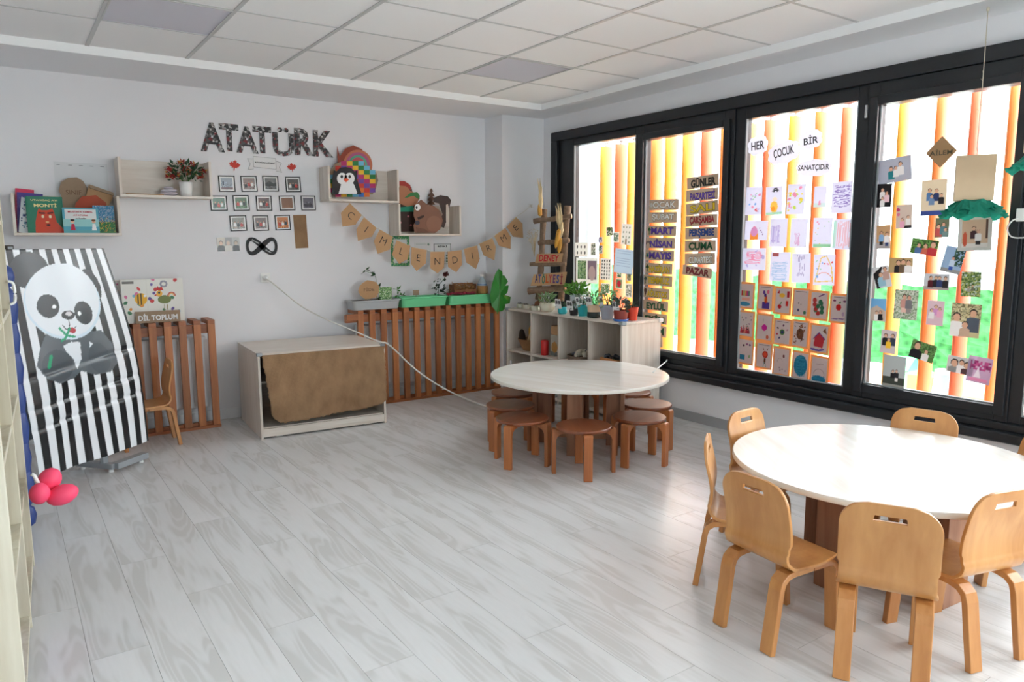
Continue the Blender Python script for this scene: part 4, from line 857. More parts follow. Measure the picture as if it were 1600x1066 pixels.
# infinity sign
w, h = size_wall(383, 370, 435.5, 400); c = atY(409, 385); o = thing('infinity_sign', 'black infinity sign with white script lettering on the wall', 'wall sign', (c.x, YB - 0.004, c.z)); P = []
for k in range(64):
    a = 2 * math.pi * k / 64; P.append((w * .43 * math.sin(a), h * .74 * math.sin(a) * math.cos(a) * -1.0))
q = MB(); vs = []; n_ = len(P)
for k in range(n_):
    t_ = Vector((P[(k + 1) % n_][0] - P[k - 1][0], P[(k + 1) % n_][1] - P[k - 1][1])).normalized(); nn = Vector((-t_.y, t_.x)) * (0.016 + 0.005 * math.cos(4 * math.pi * k / n_))
    for sgn in (1, -1):
        for yy in (-0.002, 0.002): vs.append((P[k][0] + nn.x * sgn, yy, P[k][1] + nn.y * sgn))
fs = []
for k in range(n_):
    a, b = 4 * k, 4 * ((k + 1) % n_); fs += [(a, a + 2, b + 2, b), (a + 1, b + 1, b + 3, a + 3), (a, b, b + 1, a + 1), (a + 2, a + 3, b + 3, b + 2)]
q.add(vs, fs); q.build('loop', col('black', 24, 24, 28), o)
WI = col('white', 238, 238, 238)
text_obj('Sonsuza', 0.011, WI, o, (-0.052, -0.0032, 0.041), 0.066, 0.015, 0.0006, 0.1, R(-27)); text_obj('Kadar', 0.011, WI, o, (0.052, -0.0032, -0.041), 0.052, 0.015, 0.0006, 0.1, R(-27))

# --- socket and power lead
c = atY(414, 434); so = thing('wall_socket', 'white wall socket with a plug in it above the low cabinet', 'socket', (c.x, YB - 0.001, c.z))
MB().box(-0.04, 0.04, -0.011, 0, -0.04, 0.04).build('plate', M_PVC, so, 0.004); MB().lathe([(0.02, 0), (0.022, 0.03), (0.014, 0.04), (0.008, 0.055)], 18, Matrix.Rotation(R(90), 4, 'X') @ Matrix.Translation((0, 0, 0.0115))).build('plug', M_PVC, so)
pts = [atY(416, 436, 6.235), atY(424, 441, 6.2), atY(440, 454, 6.15), atY(470, 478, 6.0), atY(505, 497, 5.8), atY(545, 515, 5.6)]
pts = pts[:-1] + [atY(540, 512, 5.66), atY(562, 521, 5.55), atY(582, 530, 5.46), Vector((2.455, 5.385, 0.668)), Vector((2.512, 5.350, 0.640))]
for (x_, y_, zz) in ((650, 578, 0.48), (690, 605, 0.30), (725, 622, 0.17)): pts.append(atZ(x_, y_, zz))
pts += [atZ(757, 634, 0.09), atZ(800, 646, 0.012), Vector((3.25, 4.45, 0.0075)), Vector((3.6, 4.30, 0.0075)), Vector((3.95, 4.0, 0.0075))]
def smooth(P, n=6):
    out = []
    for i in range(len(P) - 1):
        p0, p1, p2, p3 = P[max(i - 1, 0)], P[i], P[i + 1], P[min(i + 2, len(P) - 1)]
        for k in range(n):
            t = k / n; out.append(0.5 * ((2 * p1) + (p2 - p0) * t + (2 * p0 - 5 * p1 + 4 * p2 - p3) * t * t + (3 * p1 - p0 - 3 * p2 + p3) * t ** 3))
    return out + [P[-1]]
pts = [Vector(p) for p in pts]
tag(MB().tube(smooth(pts), 0.006, 8).build('power_lead', plain('lead_white', S(222, 220, 214), 0.5)), 'white power lead running from the socket across the low cabinet to the floor', 'cable')

# ------------------------------------------------------------------ panda banner on its stand
BA = R(39.0); bo = Vector((0.03, 4.83, 0.155))
st = thing('display_board', 'grey wheeled display board hidden behind the panda banner', 'display board', (bo.x, bo.y, 0), BA)
MB().box(0.0, 0.66, 0.045, 0.065, 0.35, 1.405).build('board', M_GREY, st, 0.004)
for x in (0.06, 0.60):
    MB().box(x - 0.02, x + 0.02, 0.066, 0.096, 0.03, 1.38).build('post', M_GREY, st, 0.003)
    MB().box(x - 0.022, x + 0.022, 0.0, 0.30, 0.022, 0.058).build('foot', plain('foot_grey', S(150, 154, 158), 0.4), st, 0.004)
    for y in (0.03, 0.26): MB().lathe([(0.014, 0), (0.016, 0.004), (0.012, 0.022)], 14, Matrix.Translation((x, y, 0))).build('pad', M_PVC, st)
MB().box(0.60, 0.86, -0.03, 0.03, 0.022, 0.062).build('foot_arm', plain('foot_grey', S(150, 154, 158), 0.4), st, 0.004)
MB().lathe([(0.014, 0), (0.016, 0.004), (0.012, 0.022)], 14, Matrix.Translation((0.82, 0, 0))).build('pad', M_PVC, st)
cv = Canvas(0.8, 1.275, 0.0052)
U, V = cv.X / 0.8, cv.Y / 1.275
bul = np.sin(np.pi * np.clip(V, 0, 1)) * 11 * U
PX = (5 * V + 45 * (1 - V)) * (1 - U) + (166 * V + 222 * (1 - V)) * U + bul
PY = (392 * V + 748 * (1 - V)) * (1 - U) + (392 * V + 686 * (1 - V)) * U
cv.c[:] = (230, 232, 236); cv.c[((U * 8.6 + 0.62) % 1.0) < 0.50] = (26, 27, 30)
cv.X, cv.Y, keep = PX, -PY, (cv.X, cv.Y); cv.w = cv.h = 1.0
def E_(x, y, rx, ry, c, rot=0.0): cv.ell(x, -y, rx, ry, c, rot)
def P_(pts, c): cv.poly([(x, -y) for x, y in pts], c)
GR, DG, WH = (92, 98, 104), (52, 54, 58), (226, 230, 236)
P_([(60, 520), (50, 545), (45, 570), (58, 590), (78, 598), (100, 590), (112, 578), (135, 585), (160, 580), (172, 565), (166, 535), (150, 515)], GR)
E_(44, 424, 29, 28, DG); E_(137, 448, 16, 27, (40, 41, 44), 0.35)
E_(92, 472, 60, 57, (206, 222, 234), -0.35); E_(92, 469, 57.5, 55.5, WH, -0.35)
E_(67, 478, 17, 18, DG); E_(121.5, 488, 15.5, 18, DG, 0.35); E_(76, 479, 3, 3, (255, 255, 255)); E_(114, 489, 3, 3, (255, 255, 255))
E_(96, 491.5, 10, 7, (50, 48, 52)); E_(97, 489.5, 5, 3, (210, 206, 210)); cv.line([(96.5, -498), (97, -511)], 1.4, (50, 48, 52)); cv.line([(87, -507), (92, -514), (97, -511), (103, -513), (107, -509)], 1.4, (50, 48, 52)); E_(101, 515, 5.5, 4.5, (180, 40, 56))
P_([(86, 539), (98, 533), (112, 533), (113, 560), (106, 576), (101, 560), (90, 548)], WH); P_([(127, 532), (137, 538), (133, 560), (148, 578), (137, 574), (129, 555)], WH)
E_(76, 570, 24, 25, (78, 84, 90)); E_(143, 558, 18, 24, (84, 90, 96), 0.2)
GN = (44, 156, 112)
cv.line([(82, -512), (92, -523), (104, -525)], 3.6, GN); cv.line([(97, -512), (90, -527), (84, -531)], 3.4, GN); cv.line([(66, -555), (62, -572)], 5.0, GN)
cv.X, cv.Y = keep; cv.w, cv.h = 0.8, 1.275
def bwarp(u, v):
    top = -0.02 + u * 0.684; bot = u * 0.825; b = np.sin(np.pi * v) * 0.05 * u
    X = top * v + bot * (1 - v) + b
    wav = 0.010 * np.sin(9 * u + 5 * (1 - v)) * (1 - v) + 0.006 * np.sin(17 * u + 2) * (1 - v) ** 0.5
    crease = sum(0.008 * np.exp(-((v - c_ - 0.06 * (u - 0.5)) / 0.012) ** 2) for c_ in (0.24, 0.33, 0.47))
    D = -0.03 - 0.02 * np.sin(np.pi * v) + wav + crease * (0.4 + 0.6 * np.sin(6 * u) ** 2) - 0.05 * (1 - v) ** 2 + 0.05 * v
    return X, D, v * 1.275
pb = panel('panda_banner', cv, 0.0015, M_GLOSS, None, (210, 212, 214), warp=bwarp); pb.location = bo; pb.rotation_euler = (0, 0, BA)
tag(pb, 'black and white striped banner with a painted panda', 'banner')

# ------------------------------------------------------------------ tall shelf beside the camera, blue mat, pink foam flower
ls = thing('tall_shelf', 'tall pale wooden cubby shelf cut off by the picture edge', 'shelf unit', (0.018, 3.88, 0), R(-2.6))
LW = wood('pale_birch_ply', S(214, 208, 190), S(192, 182, 160), 'Z', 8, 14, 0.45, 0.04)
for k, y in enumerate((-0.02, -0.66, -1.30)): MB().box(-0.40, 0.0, y, y + 0.02, 0, 1.86).build('upright', LW, ls, 0.002)
for k in range(2):
    for zz in (0.03, 0.40, 0.78, 1.16, 1.54, 1.84): MB().box(-0.40, -0.004, -1.2795 + 0.64 * k, -0.6605 + 0.64 * k, zz, zz + 0.02).build('shelf_board', LW, ls, 0.002)
MB().box(-0.41, -0.4005, -1.30, 0.0, 0.02, 1.86).build('back_panel', LW, ls)
MB().tube(smooth([Vector(p) for p in ((0.001, -0.03, 1.30), (0.018, -0.03, 1.29), (0.022, -0.03, 1.25), (0.018, -0.03, 1.21), (0.001, -0.03, 1.20))]), 0.006, 8).build('handle', M_PVC, ls)
for k in range(2):
    b = thing('storage_box', ['grey lilac storage box low in the tall shelf', 'pale storage box in the tall shelf'][k], 'box', (-0.16, 2.92, (0.0505 if k == 0 else 0.4205)), R(-2.6)); m = plain('box_tint%d' % k, [S(186, 180, 206), S(214, 210, 196)][k], 0.6)
    q = MB(); q.box(-0.10, 0.10, -0.2, 0.2, 0, 0.006); q.box(-0.10, -0.094, -0.2, 0.2, 0.006, 0.2); q.box(0.094, 0.10, -0.2, 0.2, 0.006, 0.2); q.box(-0.094, 0.094, -0.2, -0.194, 0.006, 0.2); q.box(-0.094, 0.094, 0.194, 0.2, 0.006, 0.2); q.build('bin', m, b, 0.002)
    MB().box(-0.103, 0.103, -0.203, 0.203, 0.2002, 0.212).build('lid', m, b, 0.003)
bl = thing('gym_mat', 'blue quilted gym mat standing on end behind the tall shelf', 'mat', (-0.135, 4.36, 0), R(-2))
MBL = plain('blue_vinyl', S(44, 66, 128), 0.45, noise=0.15, nscale=14)
for k in range(9): MB().lathe([(0.001, -0.5), (0.7, -0.47), (0.95, -0.25), (1, 0), (0.95, 0.25), (0.7, 0.47), (0.001, 0.5)], 18, Matrix.Translation((0, 0, 0.085 + 0.152 * k)) @ Matrix.Diagonal((0.185 + 0.003 * (k % 2), 0.05, 0.30 if 0 < k < 8 else 0.168, 1))).build('padded_section', MBL, bl)
ft = thing('foam_flower', 'bright pink rounded foam flower sticking out of the tall shelf', 'foam toy', (0.045, 3.66, 0.38))
PK = plain('pink_foam', S(255, 76, 116), 0.55, noise=0.05, nscale=20)
for k, (x_, y_, z_, a_, b_, c_, rt) in enumerate(((0.055, 0.05, 0.055, 0.046, 0.042, 0.052, 0.5), (0.012, -0.02, 0.02, 0.040, 0.04, 0.046, 0.1), (0.095, 0.0, -0.008, 0.064, 0.045, 0.044, -0.25))):
    MB().lathe([(0.001, -1), (0.4, -0.92), (0.75, -0.66), (0.95, -0.3), (1, 0), (0.95, 0.3), (0.75, 0.66), (0.4, 0.92), (0.001, 1)], 24, Matrix.Translation((x_, y_, z_)) @ Matrix.Rotation(rt, 4, 'Y') @ Matrix.Diagonal((a_, b_, c_, 1))).build('petal', PK, ft)
MB().tube([(0.02, 0.01, 0.03), (0.0, 0.02, 0.09), (-0.01, 0.02, 0.1)], 0.008, 8).build('stem', M_PVC, ft)
hk = atY(12, 388, 6.30); hk_ = thing('wall_hook', 'small dark wall bracket at the corner of the panda banner', 'bracket', (hk.x, YB - 0.001, hk.z)); MB().box(-0.03, 0.035, -0.03, 0, -0.015, 0.02).build('block', plain('dark_metal', S(74, 66, 56), 0.5), hk_, 0.003); MB().box(0.0, 0.03, -0.045, -0.0305, -0.008, 0.012).build('tip', M_CHROME, hk_)

# --- puzzle boxes and sign on the short slatted cover
ZC = 0.8622
def c_box(c):
    c.rect(0, 0, 1, 1, (236, 234, 226)); g = np.random.RandomState(8); pl = [(206, 60, 60), (70, 130, 90), (110, 90, 160), (230, 150, 60), (220, 120, 160), (60, 60, 70), (120, 180, 200)]
    for _ in range(26): c.ell(g.rand(), g.rand(), 0.022 + 0.02 * g.rand(), 0.02 + 0.02 * g.rand(), pl[g.randint(7)], g.rand() * 3)
    c.rect(0.02, 0.9, 0.2, 0.96, (120, 116, 110)); c.rect(0.40, 0.2, 0.405, 1, (226, 222, 214))
    c.ell(0.3, 0.55, 0.1, 0.105, (236, 178, 40)); c.rect(0.24, 0.44, 0.265, 0.66, (60, 46, 30)); c.rect(0.29, 0.42, 0.315, 0.68, (60, 46, 30)); c.ell(0.365, 0.62, 0.02, 0.024, (255, 255, 255))
    c.ell(0.68, 0.52, 0.11, 0.075, (120, 130, 66)); c.ell(0.60, 0.66, 0.05, 0.055, (238, 176, 60)); c.poly([(0.56, 0.74), (0.58, 0.84), (0.61, 0.77), (0.64, 0.85), (0.67, 0.74)], (206, 40, 40)); c.ell(0.6, 0.68, 0.018, 0.02, (30, 60, 60)); c.poly([(0.55, 0.65), (0.51, 0.62), (0.56, 0.6)], (206, 60, 40)); c.line([(0.67, 0.4), (0.67, 0.28)], 0.012, (150, 130, 60)); c.line([(0.72, 0.4), (0.72, 0.28)], 0.012, (150, 130, 60))
    c.arc(0.80, 0.6, 0.06, 0, 180, 0.022, (200, 90, 80)); c.arc(0.80, 0.6, 0.04, 0, 180, 0.02, (236, 190, 120)); c.arc(0.68, 0.88, 0.05, 0, 360, 0.03, (150, 150, 165))
Yb = 6.13; a, b = atY(193, 503, Yb), atY(285, 435, Yb); w, h = b.x - a.x, b.z - ZC
def puzzle_box(label, x, y, w, h, t, cvf):
    o = thing('puzzle_box', label, 'box', (x, y, ZC + 0.001)); cv = Canvas(w, h, 0.003); cvf(cv); p = panel('printed_front', cv, 0.001, M_PRINT, o, (226, 222, 214)); p.location = (0, -0.0012, h / 2)
    MB().box(-w / 2, w / 2, 0, t, 0, h * 0.999).build('carton', plain('carton_white', S(226, 222, 212), 0.6), o, 0.002)
puzzle_box('white puzzle box printed with a bee and a rooster', a.x + w / 2, Yb, w, h, 0.06, c_box)
puzzle_box('second puzzle box mostly hidden behind the bee and rooster box', a.x + 0.02, 6.215, 0.2, h * 0.98, 0.05, lambda c: (c.rect(0, 0, 1, 1, (220, 214, 208)), c.speckle(9, [(190, 90, 130), (120, 120, 180), (190, 70, 60)], 0.35, (0, 0.1, 0.5, 0.95), 4)))
a, b = atY(212, 503, 6.10), atY(281, 486, 6.10); o = thing('cardboard_sign', 'brown cardboard sign reading DIL TOPLUM in front of the puzzle box', 'sign', ((a.x + b.x) / 2, 6.095, ZC + 0.001)); w, h = b.x - a.x, 0.088
MB().box(-w / 2, w / 2, 0, 0.004, 0, h).build('board', M_CARD2, o); text_obj('DİL TOPLUM', h * 0.62, col('white', 238, 238, 238), o, (0, -0.0012, h * 0.5), w * 0.88, 0.03)

# ------------------------------------------------------------------ bunting
BV = [('C', [(252, 478), (335, 560), (290, 628), (200, 640), (190, 545)]), ('I', [(350, 575), (438, 650), (405, 710), (308, 740), (297, 660)]), ('M', [(460, 660), (550, 712), (530, 800), (445, 830), (418, 740)]), ('L', [(575, 735), (672, 775), (655, 865), (595, 900), (545, 835)]),
      ('E', [(680, 783), (785, 803), (780, 895), (715, 950), (677, 900)]), ('N', [(810, 815), (910, 815), (905, 925), (860, 965), (810, 930)]), ('D', [(930, 815), (1028, 803), (1030, 905), (990, 958), (933, 920)]), ('I', [(1043, 795), (1135, 772), (1153, 865), (1127, 935), (1060, 890)]),
      ('R', [(1150, 760), (1240, 720), (1265, 785), (1255, 875), (1180, 840)]), ('M', [(1253, 705), (1330, 650), (1368, 710), (1367, 795), (1288, 775)]), ('E', [(1340, 640), (1405, 575), (1450, 620), (1455, 718), (1385, 710)])]
rots = [-44, -38, -28, -20, -10, 0, 6, 14, 24, 36, 45]
wh_ = ['first pennant at the penguin shelf end', 'second pennant', 'third pennant', 'fourth pennant, over the green bordered sheet', 'fifth pennant', 'lowest pennant', 'seventh pennant', 'eighth pennant', 'ninth pennant', 'tenth pennant', 'last pennant beside the twig ladder']
tops = []
for k, (ch, pts) in enumerate(BV):
    Y = 6.08 - 0.11 * k / 10; P = [atY(490 + x / 4.442, 210 + y / 4.442, Y) for x, y in pts]; c = sum(P, Vector()) / 5
    o = thing('pennant', f'brown paper pennant lettered {ch}, {wh_[k]} of the bunting', 'pennant', c, 0, 'pennants of the bunting'); o.rotation_euler = (0, -R(rots[k]), 0)
    Mi = Matrix.Rotation(R(-rots[k]), 3, 'Z'); loc = [Mi @ Vector((p.x - c.x, p.z - c.z, 0)) for p in P]; loc = [(q.x, q.y) for q in loc]
    MB().prism(loc, 0.0012).build('paper', M_CARD, o); text_obj(ch, 0.062, M_INK, o, (0.0, -0.0009, 0.012), None, -0.012, 0.0005, 0.0)
    tops += [P[0] + Vector((0, 0.001, 0)), P[1] + Vector((0, 0.001, 0))]
tops = [atY(513, 306, 6.09)] + tops + [atY(820, 330, 5.97), atY(829, 322, 5.96)]
bs = thing('bunting_string', 'pale string carrying the brown pennants', 'string', tops[0]); MB().tube([p - tops[0] for p in tops], 0.0018, 6).build('cord', M_STRING, bs)
q = MB(); rnd = random.Random(2); e0 = tops[-1] - tops[0]
for _ in range(14): q.tube([e0, e0 + Vector((rnd.uniform(-.03, .03), rnd.uniform(-.02, .0), rnd.uniform(-.02, .035)))], 0.0012, 5)
q.build('tassel', M_STRING, bs)
# --- sheets below the bunting
def wall_sheet(label, x0, y0, x1, y1, fn, txt=None):
    w, h = size_wall(x0, y0, x1, y1); cv = Canvas(w, h, 0.003, (228, 230, 230)); fn(cv); o = panel('wall_sheet', cv, 0.001, M_PRINT); on_wall(o, x0, y0, x1, y1, 0.003); tag(o, label, 'paper sheet', 'paper sheets under the bunting')
    if txt: text_obj(txt, 0.02, M_INK, o, (0, -0.001, h * 0.38), w * 0.55, 0.03)
def green_border(c):
    c.rect(0, 0, 1, 1, (70, 150, 96)); c.speckle(3, [(120, 190, 120), (30, 120, 110), (200, 220, 170)], 0.4, (0, 0, 1, 1), 3); c.rect(.13, .1, .87, .9, (226, 228, 226))
wall_sheet('white sheet with a green leafy border behind the pennants', 611, 369, 640, 416, green_border)
wall_sheet('plain white sheet with faint lines behind the middle pennants', 647.6, 379, 673.5, 410, lambda c: [c.rect(.1, v, .7, v + .02, (190, 200, 196)) for v in (.9, .5, .3)] + [c.ell(.85, .9, .06, .06, (110, 140, 120))])
wall_sheet('white framed sheet titled BITKI behind the middle pennants', 678, 381, 705, 413, lambda c: (c.rect(.0, .0, 1, 1, (70, 80, 76)), c.rect(.04, .03, .96, .97, (228, 230, 230)), [c.rect(.3 + .2 * i, .1 + .14 * j, .4 + .2 * i, .18 + .14 * j, (110, 130, 110)) for i in range(3) for j in range(3)]), 'BİTKİ')

# ------------------------------------------------------------------ trays and plants on the long cover
ZR = 0.8642; YT = 6.165
def tray(label, x0, x1, d, h, mat, flip=False, y=YT):
    o = thing('plastic_tray', label, 'tray', ((x0 + x1) / 2, y, ZR + 0.001), 0, 'plastic trays on the slatted cover'); w = (x1 - x0) / 2; dd = d / 2
    q = MB(); lv = [(0.86, 0.0), (0.93, h - 0.014), (1.0, h - 0.012), (1.0, h), (0.90, h), (0.84, 0.006)]
    if flip: lv = [(1.0, 0.0), (1.0, 0.01), (0.94, 0.012), (0.90, h - 0.012), (0.86, h)]
    ring = lambda s: [(x, z_) for x, z_ in rrect2(w * 2 * s, dd * 2 * (s if s < 1 else 1), 0.03)]
    vs = []; n = None
    for s_, z_ in lv:
        rg = rrect2(w * 2 - (1 - s_) * 0.30, dd * 2 - (1 - s_) * 0.30, 0.03); n = len(rg); vs += [(x, y_, z_) for x, y_ in rg]
    fs = [(j * n + i, j * n + (i + 1) % n, (j + 1) * n + (i + 1) % n, (j + 1) * n + i) for j in range(len(lv) - 1) for i in range(n)] + [tuple(reversed(range(n))), tuple(range((len(lv) - 1) * n, len(lv) * n))]
    q.add(vs, fs, None, False).build('tub', mat, o, 0.002); return o
def rrect2(w, d, r, n=5):
    out = []
    for sx, sy, a0 in ((1, 1, 0), (-1, 1, 90), (-1, -1, 180), (1, -1, 270)):
        for i in range(n + 1): a = R(a0 + 90 * i / n); out.append((sx * (w / 2 - r) + r * math.cos(a), sy * (d / 2 - r) + r * math.sin(a)))
    return out
GT = plain('mint_plastic', S(118, 214, 154), 0.4)
xa = lambda p, y=6.05: atY(p, 475, y).x
t1 = tray('clear grey plastic tray with soil on the slatted cover', xa(552), xa(629), 0.21, 0.085, plain('milky_plastic', S(196, 200, 202), 0.35, trans=0.2))
MB().box(-0.20, 0.20, -0.075, 0.075, 0.062, 0.078).build('soil', M_SOIL, t1, 0.004)
t2 = tray('open mint green tray between the grey tray and the upturned one', xa(629), xa(703), 0.21, 0.095, GT); MB().box(-0.2, 0.2, -0.072, 0.072, 0.062, 0.082).build('soil', M_SOIL, t2, 0.004)
t3 = tray('upturned mint green tray carrying a straw box and bottle', xa(704), xa(772), 0.21, 0.088, GT, True)
def stalk(label, name, px, y, z0, pts, leaves, mat, seed, cat='plant'):
    c = Vector((atY(px, 470, y).x, y, z0)); o = thing(name, label, cat, c); P = [atY(a_, b_, y) - c for a_, b_ in pts]; MB().tube(smooth([Vector((0, 0, 0.0))] + P), 0.002, 5).build('stem', M_LEAF, o); rnd = random.Random(seed); q = MB()
    for a_, b_ in leaves: leafy(q, rnd, 4, 0.006, -0.004, 0.006, 0.045, 0.024, 0.6, atY(a_, b_, y) - c)
    q.build('leaves', mat, o); return o
zs_ = ZR + 0.08
stalk('thin twining seedling rising from the grey tray', 'seedling', 588, 6.15, zs_, [(589, 455), (588, 440), (585, 430), (572, 424)], [(587, 430), (586, 428), (571, 423), (590, 450), (589, 466)], M_LEAFD, 4)
stalk('short seedling between the grey tray and the open green tray', 'seedling', 622, 6.14, zs_, [(622, 460), (620, 452)], [(620, 453), (622, 462), (628, 462)], M_LEAF, 5)
o = thing('paper_cloud_sign', 'brown cloud shaped cardboard sign reading FIDE in the grey tray', 'sign', (atY(577, 465, 6.135).x, 6.135, zs_ - 0.002)); c = Vector((o.location.x, 0, o.location.z))
MB().prism(px_poly([(571, 468), (563, 462), (560, 455), (562, 447), (567, 442), (574, 438), (581, 439), (588, 441), (592, 447), (592, 457), (588, 464), (580, 467)], 6.135, c), 0.003).build('board', M_CARD, o); text_obj('FİDE', 0.035, plain('ink_faded', S(120, 92, 70), 0.8), o, (0, -0.0015, atY(577, 452, 6.135).z - c.z), 0.10)
w, h = size_wall(592, 444, 612, 464, 6.145); cv = Canvas(w, h, 0.004, (110, 150, 90)); cv.speckle(6, [(150, 190, 130), (60, 110, 56), (196, 214, 180)], 0.6, (0, 0, 1, 1), 2); o = panel('picture_card', cv, 0.002, M_PRINT); o.location = (atY(602, 454, 6.145).x, 6.145, zs_ + h / 2 - 0.002); tag(o, 'green leaf picture card standing in the grey tray', 'card')
o = thing('plant_marker', 'tiny brown cardboard marker on a stick in the open green tray', 'marker', (atY(650, 460, 6.15).x, 6.15, zs_)); MB().tube([(0, 0, 0), (0, 0, 0.03)], 0.002, 6).build('stick', M_CARD2, o); MB().box(-0.032, 0.032, -0.003, 0, 0.028, 0.075).build('card', M_CARD2, o)
# dark rose in the open tray
rc = Vector((atY(684, 460, 6.15).x, 6.15, zs_)); o = thing('rose_plant', 'dark red rose with dark leaves growing in the open green tray', 'plant', rc)
MB().tube([Vector((0, 0, 0)), atY(686, 445, 6.15) - rc, atY(694, 436, 6.15) - rc, atY(697, 430, 6.15) - rc], 0.003, 6).build('stem', M_LEAFD, o); q = MB(); rnd = random.Random(6)
for _ in range(34):
    p = atY(rnd.uniform(676, 700), rnd.uniform(437, 460), 6.15 + rnd.uniform(-.03, .03)) - rc; leafy(q, rnd, 1, 0.004, 0, 0.004, 0.04, 0.03, 0.7, p)
q.build('leaves', plain('rose_leaf', S(44, 58, 46), 0.5), o); q = MB(); leafy(q, rnd, 40, 0.012, -0.012, 0.012, 0.028, 0.026, 0.5, atY(697, 429, 6.15) - rc); q.build('bloom', col('claret', 84, 20, 28), o)
# straw box, berries, bottle on the upturned tray
zt = ZR + 0.0895
o = thing('straw_box', 'straw filled wooden crate on the upturned green tray', 'crate', (xa(725, 6.17), 6.19, zt)); m_ = plain('straw', S(176, 128, 76), 0.9, noise=0.35, nscale=60, bump=0.6); WB = wood('crate_wood', S(150, 96, 56), S(110, 66, 36), 'X', 9, 8, 0.6)
for s in (-1, 1): MB().box(-0.125, 0.125, s * 0.055 - 0.005, s * 0.055 + 0.005, 0, 0.05).build('side', WB, o); MB().box(s * 0.12 - 0.005, s * 0.12 + 0.005, -0.0495, 0.0495, 0, 0.10).build('end', WB, o)
MB().box(-0.114, 0.114, -0.0495, 0.0495, 0, 0.008).build('base', WB, o); q = MB(); rnd = random.Random(9)
for _ in range(160): p = Vector((rnd.uniform(-.11, .11), rnd.uniform(-.05, .05), rnd.uniform(0.03, 0.10))); d = Vector((rnd.uniform(-1, 1), rnd.uniform(-1, 1), rnd.uniform(-.6, .8))).normalized() * 0.03; q.tube([p - d, p + d], 0.002, 4)
q.build('straw', m_, o); MB().box(-0.11, 0.11, -0.012, -0.002, 0.10, 0.112).build('handle', WB, o)
o = thing('berry_garland', 'row of dark red berries along the upturned green tray', 'garland', (xa(722, 6.08), 6.10, zt)); rnd = random.Random(12)
for k in range(22): MB().lathe([(0.001, -1), (0.7, -0.7), (1, 0), (0.7, 0.7), (0.001, 1)], 10, Matrix.Translation((-0.15 + 0.0145 * k, rnd.uniform(-.01, .01), 0.012 + rnd.uniform(0, .012))) @ Matrix.Scale(0.012, 4)).build('berry', col('berry', 140, 30, 52), o)
MB().tube([(-0.16, 0, 0.008), (0.17, 0, 0.008)], 0.002, 5).build('wire', M_LEAFD, o)
o = thing('water_bottle', 'clear water bottle in a straw sleeve on the upturned tray', 'bottle', (xa(754, 6.16), 6.165, zt)); PG = plain('clear_plastic', S(206, 216, 222), 0.15, trans=0.4)
MB().lathe([(0.05, 0.0), (0.055, 0.004), (0.055, 0.075), (0.05, 0.078)], 24).build('sleeve', m_, o); MB().lathe([(0.046, 0.0785), (0.046, 0.10), (0.040, 0.12), (0.022, 0.145), (0.016, 0.155), (0.016, 0.168)], 24).build('bottle_body', PG, o); MB().lathe([(0.019, 0.1685), (0.019, 0.188), (0.016, 0.19)], 18).build('cap', M_PVC, o); MB().lathe([(0.0465, 0.083), (0.0465, 0.097)], 24, cap=False).build('label_band', col('labelblue', 120, 150, 190), o)
# monstera leaf
c = atY(781, 484, 6.02); o = thing('monstera_leaf', 'large glossy green monstera leaf standing at the end of the slatted cover', 'leaf', (c.x, 6.0, ZR - 0.06)); org = Vector((c.x, 0, ZR - 0.06)); ML = plain('monstera_green', S(46, 132, 44), 0.3, 0.6, noise=0.25, nscale=9)
out = [(776, 488), (769, 478), (766, 462), (768, 444), (773, 428), (779, 420), (785, 424), (790, 433), (793, 440), (786, 447), (795, 446), (797, 455), (789, 461), (797, 464), (796, 474), (788, 476), (792, 481), (785, 486)]
lf = MB(); n = len(out); pp = px_poly(out, 6.0, org); mid = px_poly([(780, 458)], 6.0, org)[0]; vs = [(mid[0], -0.02, mid[1])] + [(x, 0.012 * math.sin(i * 1.3), z_) for i, (x, z_) in enumerate(pp)]
lf.add(vs, [(0, i + 1, (i + 1) % n + 1) for i in range(n)], None, False); l_ = lf.build('blade', ML, o); l_.modifiers.new('thick', 'SOLIDIFY').thickness = 0.0015
mv = px_poly([(778, 486), (779, 458), (780, 424)], 6.0, org); MB().tube([(mv[0][0], -0.01, mv[0][1]), (mv[1][0], -0.024, mv[1][1]), (mv[2][0], -0.006, mv[2][1])], [0.004, 0.003, 0.001], 6).build('midrib', M_LEAFP, o); MB().tube([(mv[0][0], -0.005, mv[0][1]), (mv[0][0] - 0.01, 0.0, mv[0][1] - 0.03)], 0.005, 6).build('stalk', ML, o)

